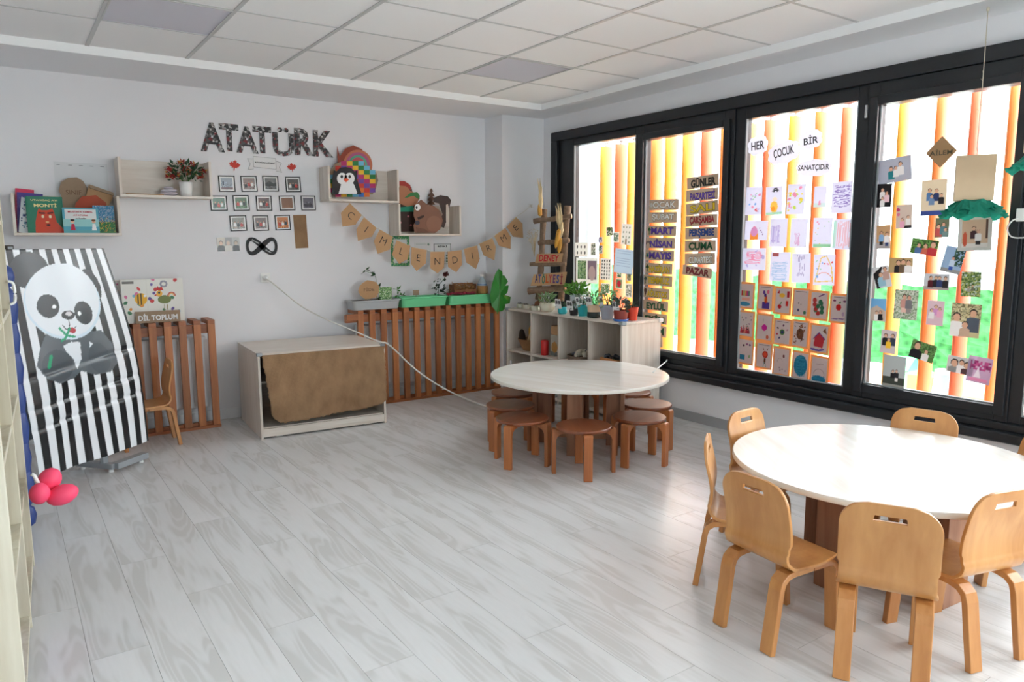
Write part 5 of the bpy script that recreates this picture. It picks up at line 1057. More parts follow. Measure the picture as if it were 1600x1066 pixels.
# ------------------------------------------------------------------ plants on the shelf unit
ZU = UH + 0.0006
def pot(label, px, X, ztop_px, prof, mat, plant=None, rib=0.0, tags=0, saucer=None, seed=1, lm=None, sx=1.0, zb=None, rot=0.0, grp='potted plants on the shelf unit'):
    """prof: (radius, height) pairs; plant: (n, spread, h0, h1, leaf length, leaf width)"""
    p = atX(px, ztop_px, X); o = thing('potted_plant', label, 'potted plant', (X, p.y, ZU if zb is None else zb), rot, grp); z0 = 0.0
    if saucer: MB().lathe([(saucer[1] * .85, 0), (saucer[1], 0.018), (saucer[1] * .95, 0.018), (saucer[1] * .8, 0.006)], 24).build('saucer', saucer[0], o); z0 = 0.0085
    r, h = prof[-1]
    MB().lathe([(a_, b_ + z0) for a_, b_ in prof] + [(r - 0.004, h + z0), (r - 0.006, h + z0 - 0.012), (0.001, h + z0 - 0.013)], 32, rib=rib, sx=sx).build('pot', mat, o)
    rnd = random.Random(seed)
    if plant:
        n, sp, h0, h1, ln, wd = plant; q = MB(); leafy(q, rnd, n, sp, h + z0 + h0, h + z0 + h1, ln, wd, 0.35); q.build('foliage', lm or M_LEAF, o)
        q = MB()
        for k in range(6): a_ = k * 1.05 + rnd.random(); q.tube([(0, 0, h + z0 - 0.012), (sp * .4 * math.cos(a_), sp * .4 * math.sin(a_), h + z0 + h1 * .5), (sp * .8 * math.cos(a_), sp * .8 * math.sin(a_), h + z0 + h1 * .9)], 0.0018, 5)
        q.build('stems', M_LEAFD, o)
    for k in range(tags):
        xx, yy = -0.03 - 0.01 * k, (k - (tags - 1) / 2) * 0.045; tg = MB().box(-0.001, 0.0, -0.016, 0.016, h + z0 - 0.01, h + z0 + 0.075).build('name_tag', PW_, o); tg.location = (xx, yy, 0); tg.rotation_euler = (R(8 * (k - 1)), R(-8), R(20))
        pc = MB().box(-0.0016, -0.0011, -0.011, 0.011, h + z0 + 0.03, h + z0 + 0.062).build('tag_photo', plain('tag_print%d' % k, S(96, 92, 96), 0.5), tg)
    return o
TQ = plain('turquoise_glaze', S(46, 176, 186), 0.35)
pot('white ribbed pot with pale spiky leaves on the shelf unit', 855, 4.13, 478, [(0.045, 0), (0.066, 0.02), (0.074, 0.055), (0.066, 0.085)], plain('cream_glaze', S(226, 220, 200), 0.4), (90, 0.06, 0.0, 0.07, 0.05, 0.018), 0.03, 0, None, 21, M_LEAFP)
pot('small turquoise pot with two name tags', 879, 4.10, 481, [(0.032, 0), (0.042, 0.015), (0.043, 0.05), (0.038, 0.062)], TQ, (26, 0.03, 0.0, 0.05, 0.04, 0.014), 0, 2, None, 22, M_LEAFD)
pot('small black pot with a dark spiky plant', 897, 4.10, 484, [(0.034, 0), (0.044, 0.05), (0.044, 0.058)], plain('black_plastic', S(40, 36, 38), 0.45), (46, 0.035, 0.0, 0.06, 0.045, 0.012), 0, 2, None, 23, plain('leaf_plum', S(74, 70, 60), 0.5))
pot('larger turquoise pot with grey green leaves', 911, 4.12, 483, [(0.038, 0), (0.050, 0.085), (0.053, 0.087), (0.053, 0.096)], TQ, (60, 0.05, 0.0, 0.09, 0.05, 0.016), 0, 1, None, 24, plain('leaf_sage', S(104, 128, 104), 0.5))
o_ = pot('cream fluted pot in a dark base with pale leaves and tags', 928, 4.12, 484, [(0.052, 0.045), (0.058, 0.108)], plain('cream_plastic', S(228, 198, 166), 0.5), (70, 0.055, 0.0, 0.11, 0.05, 0.018), 0.03, 2, None, 25, M_LEAFP)
MB().lathe([(0.050, 0), (0.058, 0.006), (0.058, 0.046), (0.053, 0.048)], 26).build('base', plain('dark_green_plastic', S(30, 44, 40), 0.4), o_)
pot('pale grey flower pot with broad rim and green leaves', 949, 4.12, 486, [(0.046, 0), (0.064, 0.10), (0.070, 0.101), (0.070, 0.118)], plain('grey_plastic', S(176, 182, 196), 0.45), (70, 0.055, 0.0, 0.12, 0.06, 0.02), 0, 1, None, 26, M_LEAFP)
pot('red brown pot on a blue saucer with a dark succulent', 970, 4.11, 488, [(0.052, 0), (0.060, 0.075), (0.060, 0.082)], plain('terracotta_dark', S(140, 52, 40), 0.45), (80, 0.06, 0.0, 0.085, 0.05, 0.024), 0, 2, (plain('blue_plastic', S(66, 120, 200), 0.4), 0.066), 27, plain('leaf_slate', S(72, 88, 76), 0.5))
pot('orange red pot at the near end of the shelf unit', 988, 4.22, 487, [(0.038, 0), (0.050, 0.10), (0.052, 0.108)], plain('orange_red_plastic', S(214, 66, 40), 0.45), (14, 0.03, 0.0, 0.05, 0.04, 0.012), 0, 1, None, 28, M_LEAFD)
pot('tall pale blue can with bushy green leaves behind the row of pots', 901, 4.36, 458, [(0.060, 0), (0.060, 0.14), (0.064, 0.142), (0.064, 0.15)], plain('blue_grey_tin', S(176, 188, 196), 0.4), (220, 0.09, 0.0, 0.10, 0.05, 0.024), 0, 0, None, 29, plain('leaf_fresh', S(88, 146, 50), 0.45, trans=0.25, noise=0.3))
for k, (px_, X_, s_) in enumerate(((813, 4.13, 1.0), (822, 4.12, 1.0), (836, 4.10, 1.25))):
    p = atX(px_, 476, X_); o = thing('seed_tin', ['small round tin of seeds nearest the pillar', 'middle one of three small seed tins', 'widest of three small seed tins, beside the ribbed pot'][k], 'tin', (X_, p.y, ZU), 0, 'three seed tins on the shelf unit')
    MB().lathe([(0.036 * s_, 0), (0.037 * s_, 0.003), (0.037 * s_, 0.045), (0.034 * s_, 0.045), (0.033 * s_, 0.032), (0.001, 0.031)], 24).build('tin', plain('tin_grey', S(196, 192, 176), 0.35, metal=0.3), o); rnd = random.Random(k)
    for n_ in range(7): a_ = n_ * 0.9; MB().lathe([(0.001, -1), (0.8, -0.6), (1, 0), (0.8, 0.6), (0.001, 1)], 10, Matrix.Translation((0.018 * s_ * math.cos(a_) * (n_ > 0), 0.018 * s_ * math.sin(a_) * (n_ > 0), 0.04 + 0.005 * (n_ % 2))) @ Matrix.Scale(0.0105 * s_, 4)).build('seed', plain('seed_dark%d' % k, [S(52, 44, 42), S(60, 46, 40), S(92, 60, 40)][k], 0.6), o)
p = atX(837, 462, 4.2); o = MB().lathe([(0.001, -1), (0.45, -0.9), (0.85, -0.5), (1, 0), (0.85, 0.55), (0.4, 0.9), (0.001, 1)], 20, Matrix.Diagonal((0.045, 0.045, 0.042, 1))).build('gourd', plain('gourd_brown', S(120, 72, 44), 0.5, noise=0.3)); o.location = (4.24, p.y, ZU + 0.0422); tag(o, 'brown round gourd behind the seed tins', 'gourd')

# --- things inside the shelf unit (bays counted from the pillar)
def bayc(k): return UY1 - bay * (k + 0.5)
zf = 0.4156
o = thing('wicker_basket', 'wicker basket with corn cobs in the bay next to the pillar', 'basket', (4.18, bayc(0) - 0.02, zf)); WK = plain('wicker', S(160, 122, 84), 0.8, noise=0.35, nscale=120, bump=0.6)
MB().lathe([(0.075, 0), (0.10, 0.05), (0.125, 0.11), (0.128, 0.115), (0.118, 0.11), (0.07, 0.006)], 28, sy=1.1).build('bowl', WK, o)
def cob(name, parent, p, q_, r, mat): P = [Vector(p).lerp(Vector(q_), t) for t in (0, .15, .5, .85, 1)]; return MB().tube(P, [r * .5, r, r * .95, r * .7, r * .25], 10).build(name, mat, parent)
CORN = plain('corn_yellow', S(206, 152, 56), 0.5, noise=0.25, nscale=90, bump=0.5); HUSK = plain('corn_husk', S(216, 194, 150), 0.8, noise=0.15, nscale=30)
cob('corn_cob', o, (-0.03, -0.06, 0.07), (0.0, 0.02, 0.23), 0.026, CORN); cob('corn_cob', o, (0.0, 0.04, 0.07), (0.02, -0.05, 0.22), 0.024, CORN); cob('pine_cone', o, (-0.06, 0.06, 0.08), (-0.05, 0.09, 0.2), 0.035, plain('cone_dark', S(60, 46, 36), 0.8, bump=0.8, nscale=80)); cob('husk', o, (-0.05, -0.02, 0.08), (-0.06, -0.10, 0.2), 0.02, HUSK)
o = thing('candle', 'thick red candle standing in the second bay', 'candle', (4.10, bayc(1) + 0.07, zf)); RC = plain('red_wax', S(206, 40, 40), 0.4); MB().lathe([(0.034, 0), (0.036, 0.004), (0.036, 0.13), (0.030, 0.138), (0.001, 0.132)], 24).build('wax', RC, o); MB().tube([(0, 0, 0.132), (0.001, 0, 0.148)], 0.0015, 6).build('wick', M_INK, o)
o = thing('storage_jar', 'clear jar of dried leaves with brown paper lid in the second bay', 'jar', (4.15, bayc(1) - 0.085, zf)); JG = plain('jar_glass', S(220, 216, 206), 0.12, trans=0.4)
MB().box(-0.055, 0.055, -0.07, 0.07, 0.0, 0.20).build('jar_body', JG, o, 0.012, 3); MB().box(-0.05, 0.05, -0.065, 0.065, 0.2005, 0.285).build('lid', M_CARD, o, 0.008); MB().lathe([(0.001, -1), (0.8, -0.6), (1, 0), (0.8, 0.6), (0.001, 1)], 14, Matrix.Translation((-0.0565, 0, 0.09)) @ Matrix.Diagonal((0.002, 0.045, 0.055, 1))).build('dried_leaves', plain('dried_leaf', S(190, 140, 80), 0.8, noise=0.3), o); MB().box(-0.0565, -0.0555, -0.055, 0.055, 0.012, 0.05).build('label', plain('slate_label', S(120, 130, 130), 0.6, noise=0.4, nscale=60), o)
o = thing('shell_tray', 'round wicker tray heaped with pale shells in the third bay', 'tray', (4.17, bayc(2), zf)); MB().lathe([(0.13, 0), (0.145, 0.02), (0.15, 0.055), (0.14, 0.055), (0.13, 0.03), (0.001, 0.03)], 30).build('basket', plain('dark_wicker', S(112, 92, 76), 0.8, noise=0.4, nscale=110, bump=0.6), o); rnd = random.Random(31)
for k in range(22):
    a_ = rnd.random() * 6.28; r_ = 0.10 * math.sqrt(rnd.random()); MB().lathe([(0.001, -0.4), (0.8, -0.3), (1, 0), (0.7, 0.5), (0.3, 0.8), (0.001, 0.9)], 10, Matrix.Translation((r_ * math.cos(a_), r_ * math.sin(a_), 0.055 + 0.03 * (1 - r_ / 0.1) + 0.01 * rnd.random())) @ Euler((rnd.random(), rnd.random(), rnd.random() * 6)).to_matrix().to_4x4() @ Matrix.Diagonal((0.032, 0.024, 0.022, 1))).build('shell', plain('shell_pale', S(206, 196, 178), 0.5, noise=0.15, nscale=60) if k % 6 else plain('shell_dark', S(70, 72, 80), 0.5), o)
o = thing('stone_box', 'orange brown wooden box of dark stones in the nearest bay', 'box', (4.15, bayc(3) - 0.02, zf)); OB = wood('box_pine', S(206, 146, 88), S(180, 118, 66), 'Y', 9, 10, 0.5)
for s in (-1, 1): MB().box(s * 0.08 - 0.005, s * 0.08 + 0.005, -0.11, 0.11, 0, 0.085).build('side', OB, o); MB().box(-0.0745, 0.0745, s * 0.105 - 0.005, s * 0.105 + 0.005, 0, 0.085).build('end', OB, o)
MB().box(-0.0745, 0.0745, -0.0995, 0.0995, 0, 0.008).build('base', OB, o); rnd = random.Random(33)
for k in range(26): MB().lathe([(0.001, -0.8), (0.8, -0.5), (1, 0.1), (0.6, 0.7), (0.001, 0.9)], 8, Matrix.Translation((rnd.uniform(-.055, .055), rnd.uniform(-.085, .085), rnd.uniform(0.06, 0.10))) @ Euler((rnd.random() * 3, rnd.random() * 3, 0)).to_matrix().to_4x4() @ Matrix.Diagonal((0.024, 0.02, 0.018, 1))).build('stone', plain('stone_dark', S(62, 64, 70), 0.6, noise=0.3), o)
o = thing('cone_heap_tray', 'shallow tray of dark pine cones in the lower bay by the pillar', 'tray', (4.16, bayc(0), 0.0506)); MB().box(-0.1, 0.1, -0.15, 0.15, 0, 0.03).build('tray', PW_, o, 0.004); rnd = random.Random(34)
for k in range(14): MB().lathe([(0.001, -1), (0.7, -0.7), (1, -0.1), (0.7, 0.6), (0.001, 1.1)], 10, Matrix.Translation((rnd.uniform(-.06, .06), -0.13 + 0.02 * k, 0.065 + 0.03 * (k % 3))) @ Euler((rnd.random() * 3, rnd.random(), 0)).to_matrix().to_4x4() @ Matrix.Diagonal((0.035, 0.035, 0.042, 1))).build('pine_cone', MATS['cone_dark'], o)
tag(MB().lathe([(0.012, 0), (0.012, 0.24), (0.009, 0.245)], 14).build('white_candle', M_PVC, loc=(4.08, bayc(0) + 0.185, 0.0506)), 'thin white candle in the lower bay by the pillar', 'candle')
for k, (y_, s_, cc) in enumerate(((bayc(1), 0.13, (150, 156, 150)), (bayc(2), 0.14, (176, 150, 116)))):
    b = thing('storage_basket', ['grey storage bin low in the second bay', 'tan storage bin low in the third bay'][k], 'bin', (4.24, y_, 0.0506)); m_ = plain('bin_cloth%d' % k, S(*cc), 0.9); q = MB(); q.box(-0.15, 0.15, -s_, s_, 0, 0.008); q.box(-0.15, -0.142, -s_, s_, 0.008, 0.2); q.box(0.142, 0.15, -s_, s_, 0.008, 0.2); q.box(-0.142, 0.142, -s_, -s_ + 0.008, 0.008, 0.2); q.box(-0.142, 0.142, s_ - 0.008, s_, 0.008, 0.2); q.build('body', m_, b, 0.003); MB().box(-0.154, -0.1505, -0.04, 0.04, 0.13, 0.155).build('handle', M_CARD2, b)

# ------------------------------------------------------------------ twig ladder with corn and signs
YL = 5.72
def lad(a, b, y=0.0): return atY(a, b, YL - (a - 835) * 0.0055 + y)
ld = thing('twig_ladder', 'rustic twig ladder standing on the shelf unit against the window edge', 'ladder', (lad(862, 460).x, lad(862, 460).y, ZU)); g0 = ld.location.copy()
def stick(name, a_, b_, r, y=0.0, parent=ld, mat=M_BARK):
    r *= 1.28; A, B = lad(*a_, y) - g0, lad(*b_, y) - g0; P = [A.lerp(B, t) + Vector((0.004 * math.sin(t * 7 + a_[0]), 0.004 * math.cos(t * 5), 0.003 * math.sin(t * 9))) for t in [i / 6 for i in range(7)]]
    s = MB().tube(P, [r * (1 + 0.12 * math.sin(i * 2.1 + a_[1])) for i in range(7)], 10).build(name, mat, parent)
    for P_0, P_1 in ((P[0], P[1]), (P[-1], P[-2])): d = (P_0 - P_1).normalized(); MB().tube([P_0, P_0 + d * 0.0015], r * 0.85, 10).build('cut_end', M_CUT, s)
stick('upright', (851, 327), (841, 468), 0.022, 0.0); stick('upright', (887, 322), (876, 470), 0.024, 0.0)
stick('rung', (835, 346), (893, 338), 0.019, -0.045); stick('rung', (842, 380), (889, 376), 0.019, -0.045); stick('rung', (829, 413), (884, 413), 0.016, -0.045); stick('rung', (827, 455), (884, 450), 0.027, -0.05)
def corn(label, a_, b_, hk, hb, y):
    c = lad(*a_, y); o = thing('corn_cob', label, 'corn', c, 0, 'dried corn on the twig ladder'); d = lad(*b_, y) - c
    MB().tube([Vector((0, 0, 0)) + d * t for t in (0, .12, .5, .85, 1)], [0.010, 0.021, 0.022, 0.016, 0.005], 12).build('cob', CORN, o); rnd = random.Random(int(a_[0]))
    for k in range(7):
        e_ = lad(hk[0] + rnd.uniform(-5, 5), hk[1] + rnd.uniform(-6, 10), y) - c; m_ = e_ * 0.5 + Vector((rnd.uniform(-.015, .015), rnd.uniform(-.015, 0.0), 0)); MB().tube([Vector((0, 0, 0)), m_, e_], [0.006, 0.012, 0.002], 6).build('husk', HUSK, o)
corn('dried corn cob pointing up at the ladder corner with long husk', (844, 338), (843, 318), (844, 282), 0, -0.08)
corn('large dried corn cob hanging from the top ladder rung by pale husks', (874, 358), (868, 388), (872, 322), 0, -0.085)
corn('small dried corn cob hanging behind the large one', (876, 372), (873, 396), (876, 345), 0, -0.066)
o = thing('dried_flowers', 'bunch of dried white flowers tied to the twig ladder', 'dried flowers', atY(835, 385, YL - 0.03)); q = MB(); rnd = random.Random(41); c = o.location.copy()
for k in range(24): e_ = atY(833 + rnd.uniform(-8, 8), 368 + rnd.uniform(-8, 10), YL - 0.03 + rnd.uniform(-.03, .02)) - c; q.tube([Vector((0.0, 0, -0.10)), e_ * 0.5, e_], 0.0012, 4)
q.build('stems', HUSK, o); q = MB()
for k in range(40): leafy(q, rnd, 3, 0.006, -0.004, 0.006, 0.018, 0.010, 0.5, atY(833 + rnd.uniform(-8, 8), 367 + rnd.uniform(-8, 9), YL - 0.03 + rnd.uniform(-.03, .02)) - c)
q.build('florets', plain('dried_white', S(216, 206, 192), 0.8), o)
def lsign(label, pts, y, txt, cols, sh=0.15):
    P = [lad(a_, b_, y) for a_, b_ in pts]; c = sum(P, Vector()) / 4; an = math.atan2(P[1].y - P[0].y, P[1].x - P[0].x); o = thing('ladder_sign', label, 'sign', c, an); MB().prism([((p.x - c.x) / math.cos(an), p.z - c.z) for p in P], 0.003).build('board', M_CARD, o)
    w = (P[1] - P[0]).length; h = (P[0] - P[3]).length * 0.7; n = len(txt)
    if isinstance(cols, list):
        for i, ch in enumerate(txt): text_obj(ch, h * (1.2 if ch in 'ÖİÜ' else 1), plain('sign_ink%d' % i, S(*cols[i % len(cols)]), 0.6), o, (w * 0.86 * ((i + .5) / n - .5), -0.001, h * 0.06), w * 0.09, 0.03, 0.0006, sh)
    else: text_obj(txt, h, plain('sign_ink_%d' % cols[0], S(*cols), 0.6), o, (0, -0.001, 0), w * 0.78, 0.03, 0.0006, sh)
lsign('cardboard sign DENEY in red on the twig ladder', [(839, 397), (880, 396), (877, 410), (836, 411)], -0.075, 'DENEY', (190, 40, 48))
lsign('cardboard sign ATOLYESI in many colours on the twig ladder', [(834, 429), (886, 425), (882, 445), (829, 447)], -0.085, 'ATÖLYESİ', [(50, 50, 110), (40, 60, 140), (40, 110, 90), (196, 84, 30), (180, 40, 50), (100, 50, 110), (50, 66, 140), (140, 34, 60)])

# ------------------------------------------------------------------ on the glass: month and day strips
INK = {'white': (250, 250, 246), 'purple': (104, 74, 190), 'yellow': (240, 206, 40), 'green': (24, 90, 52), 'black': (28, 26, 26), 'red': (176, 34, 56), 'blue': (34, 84, 170), 'darkred': (136, 40, 52)}
XG = 4.5665
def strip_sign(txt, c, x0, y0, x1, y1, spin, kind, extra=None):
    px0, py0, px1, py1 = 990 + x0 / 3.5556, 260 + y0 / 3.5556, 990 + x1 / 3.5556, 260 + y1 / 3.5556; w, h = size_glass(px0, py0, px1, py1); h *= 0.94
    o = thing(kind + '_strip', f'cardboard strip on the window lettered {txt} in {c}', 'sign', (0, 0, 0), 0, f'cardboard {kind} strips on the window'); on_glass(o, px0, py0, px1, py1, XG - 0.004, spin)
    MB().box(-w / 2, w / 2, 0, 0.003, -h / 2, h / 2).build('board', plain('window_cardboard', S(214, 192, 168), 0.85, 0.2, noise=0.06, nscale=40, trans=0.14), o)
    th_ = h * (0.62 if not set(txt) & set('ÜŞÇĞİ') else 0.74)
    text_obj(txt, th_ * 1.12, plain('marker_outline', S(44, 38, 36), 0.7), o, (w * 0.02, -0.0006, 0), w * 0.78, 0.045, 0.0004, name='lettering_outline')
    text_obj(txt, th_, plain('marker_' + c, S(*INK[c]), 0.6), o, (w * 0.02, -0.0014, 0), w * 0.765, 0.022, 0.0006)
    if extra:
        cx = -w * 0.43; m_ = plain('doodle_' + extra, S(*{'rainbow': (60, 50, 60), 'flower': (40, 110, 110), 'tree': (36, 80, 44), 'palm': (70, 90, 80), 'cone': (90, 60, 50), 'leaf': (60, 110, 60), 'snow': (214, 214, 210)}[extra]), 0.6); q = MB()
        if extra == 'rainbow':
            for r_ in (0.026, 0.017): q.tube([(cx + r_ * math.cos(R(a_)), -0.001, -0.012 + r_ * math.sin(R(a_))) for a_ in range(0, 181, 20)], 0.003, 5)
        elif extra in ('flower', 'snow'):
            for a_ in range(0, 180, 45): q.tube([(cx - 0.02 * math.cos(R(a_)), -0.001, -0.02 * math.sin(R(a_))), (cx + 0.02 * math.cos(R(a_)), -0.001, 0.02 * math.sin(R(a_)))], 0.003, 5)
        elif extra == 'cone': q.prism([(cx - 0.016, 0.012), (cx + 0.016, 0.012), (cx, -0.034)], 0.001, y0=-0.0015); q.prism(ell_pts(cx, 0.02, 0.017, 0.014, 14), 0.001, y0=-0.0016)
        else: q.prism([(cx - 0.004, -0.034), (cx + 0.004, -0.034), (cx + 0.004, -0.002), (cx + 0.022, 0.004), (cx, 0.032), (cx - 0.022, 0.004), (cx - 0.004, -0.002)], 0.001, y0=-0.0015)
        q.build('doodle', m_, o)
for a in [('OCAK', 'white', 85, 182, 248, 245, 1, 'snow'), ('ŞUBAT', 'white', 80, 253, 238, 315, 1, None), ('MART', 'purple', 75, 328, 235, 388, 1, 'leaf'), ('NİSAN', 'purple', 70, 395, 227, 458, 1, 'rainbow'), ('MAYIS', 'purple', 65, 465, 222, 527, 1, 'flower'), ('HAZİRAN', 'yellow', 65, 537, 213, 598, 1, 'tree'), ('TEMMUZ', 'yellow', 55, 605, 213, 665, 1, 'palm'), ('AĞUSTOS', 'yellow', 55, 675, 197, 735, 1, 'cone'), ('EYLÜL', 'green', 52, 745, 190, 803, 1, None), ('EKİM', 'green', 45, 815, 183, 873, 1, None), ('KASIM', 'green', 42, 880, 180, 943, 1, None), ('ARALIK', 'white', 40, 948, 160, 1005, -5, None)]: strip_sign(a[0], a[1], *a[2:7], 'month', a[7])
for a in [('GÜNLER', 'black', 295, 50, 470, 120, -3), ('PAZARTESİ', 'purple', 290, 123, 467, 192, -1), ('SALI', 'yellow', 290, 196, 467, 266, -4), ('ÇARŞAMBA', 'red', 288, 268, 463, 333, -2), ('PERŞEMBE', 'blue', 285, 337, 462, 406, -1), ('CUMA', 'green', 283, 409, 455, 477, -1), ('CUMARTESİ', 'white', 283, 480, 450, 548, -2), ('PAZAR', 'darkred', 270, 555, 433, 615, 5)]: strip_sign(*a, 'day')

# --- paper clouds
def cloud(txt, x0, y0, x1, y1, spin, seed):
    w, h = size_glass(x0, y0, x1, y1); rnd = random.Random(seed); pts = []; n = 9
    for k in range(n * 6):
        a_ = 2 * math.pi * k / (n * 6); r_ = 0.90 + 0.10 * abs(math.sin(a_ * n / 2 + seed)); pts.append((w / 2 * r_ * math.copysign(abs(math.cos(a_)) ** 0.8, math.cos(a_)), h / 2 * r_ * math.copysign(abs(math.sin(a_)) ** 0.8, math.sin(a_))))
    o = thing('paper_cloud', f'white paper cloud on the window lettered {txt}', 'sign', (0, 0, 0), 0, 'paper clouds on the window'); on_glass(o, x0, y0, x1, y1, XG - 0.002, spin)
    MB().prism(pts, 0.0008).build('paper', plain('cloud_paper', S(232, 232, 240), 0.8, trans=0.55), o); text_obj(txt, h * (0.42 if len(txt) < 6 else 0.34) * (1.15 if set(txt) & set('ÇİĞ') else 1), M_INK, o, (0, -0.0008, 0), w * (0.62 if len(txt) < 6 else 0.86), 0.012, 0.0005)
cloud('HER', 1168, 212, 1200, 243, -3, 1); cloud('ÇOCUK', 1199, 221, 1250, 256, -9, 2); cloud('BİR', 1249, 203, 1285, 233, -4, 3); cloud('SANATÇIDIR', 1243, 249, 1299, 276, 2, 4)

# --- children's drawings
def sheet(label, x0, y0, x1, y1, fn, spin=0.0, border=None, bg=(226, 226, 238), grp='drawings on the window', res=0.0042, name='child_drawing', cat='drawing', mat=None, curl=0.0, lift=0.0):
    w, h = size_glass(x0, y0, x1, y1); cv = Canvas(w, h, res, bg); fn(cv)
    if border: o = thing(name, label, cat, (0, 0, 0), 0, grp); p = panel('paper', cv, 0.0006, mat or M_PAPER, o, bg, curl); p.location = (0, -0.0022 - lift, 0); p.scale = (0.80, 1, 0.86); MB().box(-w / 2, w / 2, -0.0012 - lift, -lift, -h / 2, h / 2).build('backing', plain('orange_craft_paper', S(222, 168, 108), 0.8, trans=0.4), o)
    else: o = panel(name, cv, 0.0006, mat or M_PAPER, None, bg, curl); tag(o, label, cat, grp)
    return on_glass(o, x0, y0, x1, y1, XG - 0.001 - lift * (border is None), spin)
def faint(seed, cols, n=14, r=0.05):
    def f(c):
        g = np.random.RandomState(seed)
        for _ in range(n): c.ell(.1 + .8 * g.rand(), .1 + .8 * g.rand(), r * (.4 + g.rand()), r * (.4 + g.rand()), cols[g.randint(len(cols))], g.rand() * 3)
    return f
def scrib(seed, col_, n=24, box=(.1, .1, .9, .9), wd=0.014, horiz=True):
    def f(c):
        g = np.random.RandomState(seed)
        for k in range(n):
            if horiz: v = box[1] + (box[3] - box[1]) * k / n; c.line([(box[0] + .1 * g.rand(), v), (.5, v + .03 * g.randn()), (box[2] - .1 * g.rand(), v + .02)], wd, col_)
            else: u = box[0] + (box[2] - box[0]) * k / n; c.line([(u, box[1] + .1 * g.rand()), (u + .02 * g.randn(), .5), (u, box[3] - .1 * g.rand())], wd, col_)
    return f
both = lambda *fs: (lambda c: [f(c) for f in fs])
LIL, PNK, GRN, YEL, ORG, BLU, RED = (186, 176, 216), (232, 150, 176), (150, 206, 160), (236, 214, 90), (240, 160, 80), (120, 170, 220), (214, 70, 66)
def rose_man(c): c.ell(.5, .28, .22, .3, (244, 202, 90)); c.ell(.45, .22, .12, .12, (242, 160, 50)); c.rect(0, 0, 1, .1, (178, 222, 190)); c.ell(.55, .55, .12, .12, (244, 224, 190)); [c.arc(.58, .8, .2 - .04 * k, 10, 170, .03, (60, 56, 60)) for k in range(4)]
def hut(c): c.ell(.42, .28, .17, .3, PNK); c.rect(.25, 0, .6, .35, (240, 150, 60)); c.ell(.42, .42, .15, .17, (214, 150, 190)); [c.ell(u, v, .02, .03, (110, 60, 120)) for u, v in ((.7, .5), (.75, .4), (.8, .3), (.65, .62))]
def rainbow_edge(c): c.arc(.5, .1, .42, 0, 180, .03, (230, 130, 90), 16); c.line([(.08, .1), (.35, .9), (.6, .95), (.85, .6), (.92, .15), (.08, .1)], .04, (232, 196, 70)); faint(17, [BLU, PNK, GRN, RED], 9, .05)(c)
DR = [('first row, nearest the month strips, with pastel scribbles', 1165, 292.6, 1190, 336, faint(1, [GRN, PNK, BLU, RED, LIL], 18, .06)), ('first row, a yellow figure under a black rainbow', 1196.5, 291.5, 1222.5, 336, rose_man), ('first row, with yellow and green blobs', 1229.6, 288, 1257.6, 335, faint(3, [YEL, (200, 220, 90), PNK, (236, 226, 180)], 16, .09)), ('first row, small narrow sheet with faint pink house', 1271.7, 291.5, 1291, 324, both(lambda c: c.rect(0, 0, 1, .2, (206, 226, 220)), lambda c: c.poly([(.35, .1), (.6, .1), (.55, .3), (.45, .35)], PNK))), ('first row, covered in violet lines', 1299, 284, 1331, 333, scrib(5, (150, 130, 190), 26, (.08, .2, .95, .9), .018)),
      ('second row, a pink and orange hut', 1163.7, 345, 1199, 375, hut), ('second row, pale lilac wash', 1203, 341.6, 1229.6, 386, scrib(7, LIL, 16, (.1, .1, .6, .8), .03, False)), ('second row, faint pink plant', 1235, 341.6, 1261, 387, scrib(8, (214, 176, 206), 9, (.3, .05, .6, .5), .016, False)), ('second row, faint dots above green grass', 1270, 340.5, 1300, 387, both(lambda c: c.rect(.05, .02, .95, .12, GRN), faint(9, [YEL, PNK, GRN], 12, .03))), ('second row, upright red and green stripes', 1301, 342.6, 1331, 390, both(scrib(10, (232, 150, 140), 8, (.25, .05, .95, .95), .03, False), lambda c: c.rect(0, .05, .18, .95, (190, 226, 210)))),
      ('third row, pink heart scribbles', 1160, 388, 1196, 422, both(scrib(11, PNK, 12, (.15, .3, .85, .9), .02), faint(12, [PNK, LIL], 8, .06))), ('third row, blue wash with brown corner', 1203, 394, 1234, 440, both(scrib(13, (170, 200, 224), 14, (.1, .05, .9, .7), .03), lambda c: c.rect(.1, .85, .4, .97, (170, 90, 90)))), ('third row, thin violet marks', 1237, 396, 1266, 442, scrib(14, (150, 140, 180), 7, (.3, .2, .7, .95), .014, False)), ('third row, a yellow arch with blue drops', 1271, 398, 1304, 446, rainbow_edge)]
for (l, x0, y0, x1, y1, fn) in DR: sheet('drawing on white paper, ' + l, x0, y0, x1, y1, fn, random.Random(x0).uniform(-2, 2))
def top_line(c): c.rect(.12, .93, .88, .94, (120, 120, 126))
def d_cake(c): [c.rect(.15 + .13 * k, .5, .26 + .13 * k, .72, [(200, 60, 60), (150, 180, 80), (230, 150, 70), (190, 90, 150), (90, 150, 140)][k]) for k in range(5)]; c.ell(.42, .14, .42, .12, (70, 160, 200)); c.rect(.2, .3, .8, .42, (240, 190, 170))
def d_vase(c): c.rect(.3, .02, .85, .3, (96, 70, 170)); c.poly([(.45, .3), (.7, .3), (.62, .62), (.42, .62)], (240, 170, 50)); c.rect(.53, .25, .62, .6, (220, 70, 50)); [c.ell(u, v, .09, .12, k) for u, v, k in ((.4, .72, (110, 80, 180)), (.7, .75, (236, 130, 160)), (.5, .6, (80, 60, 150)))]
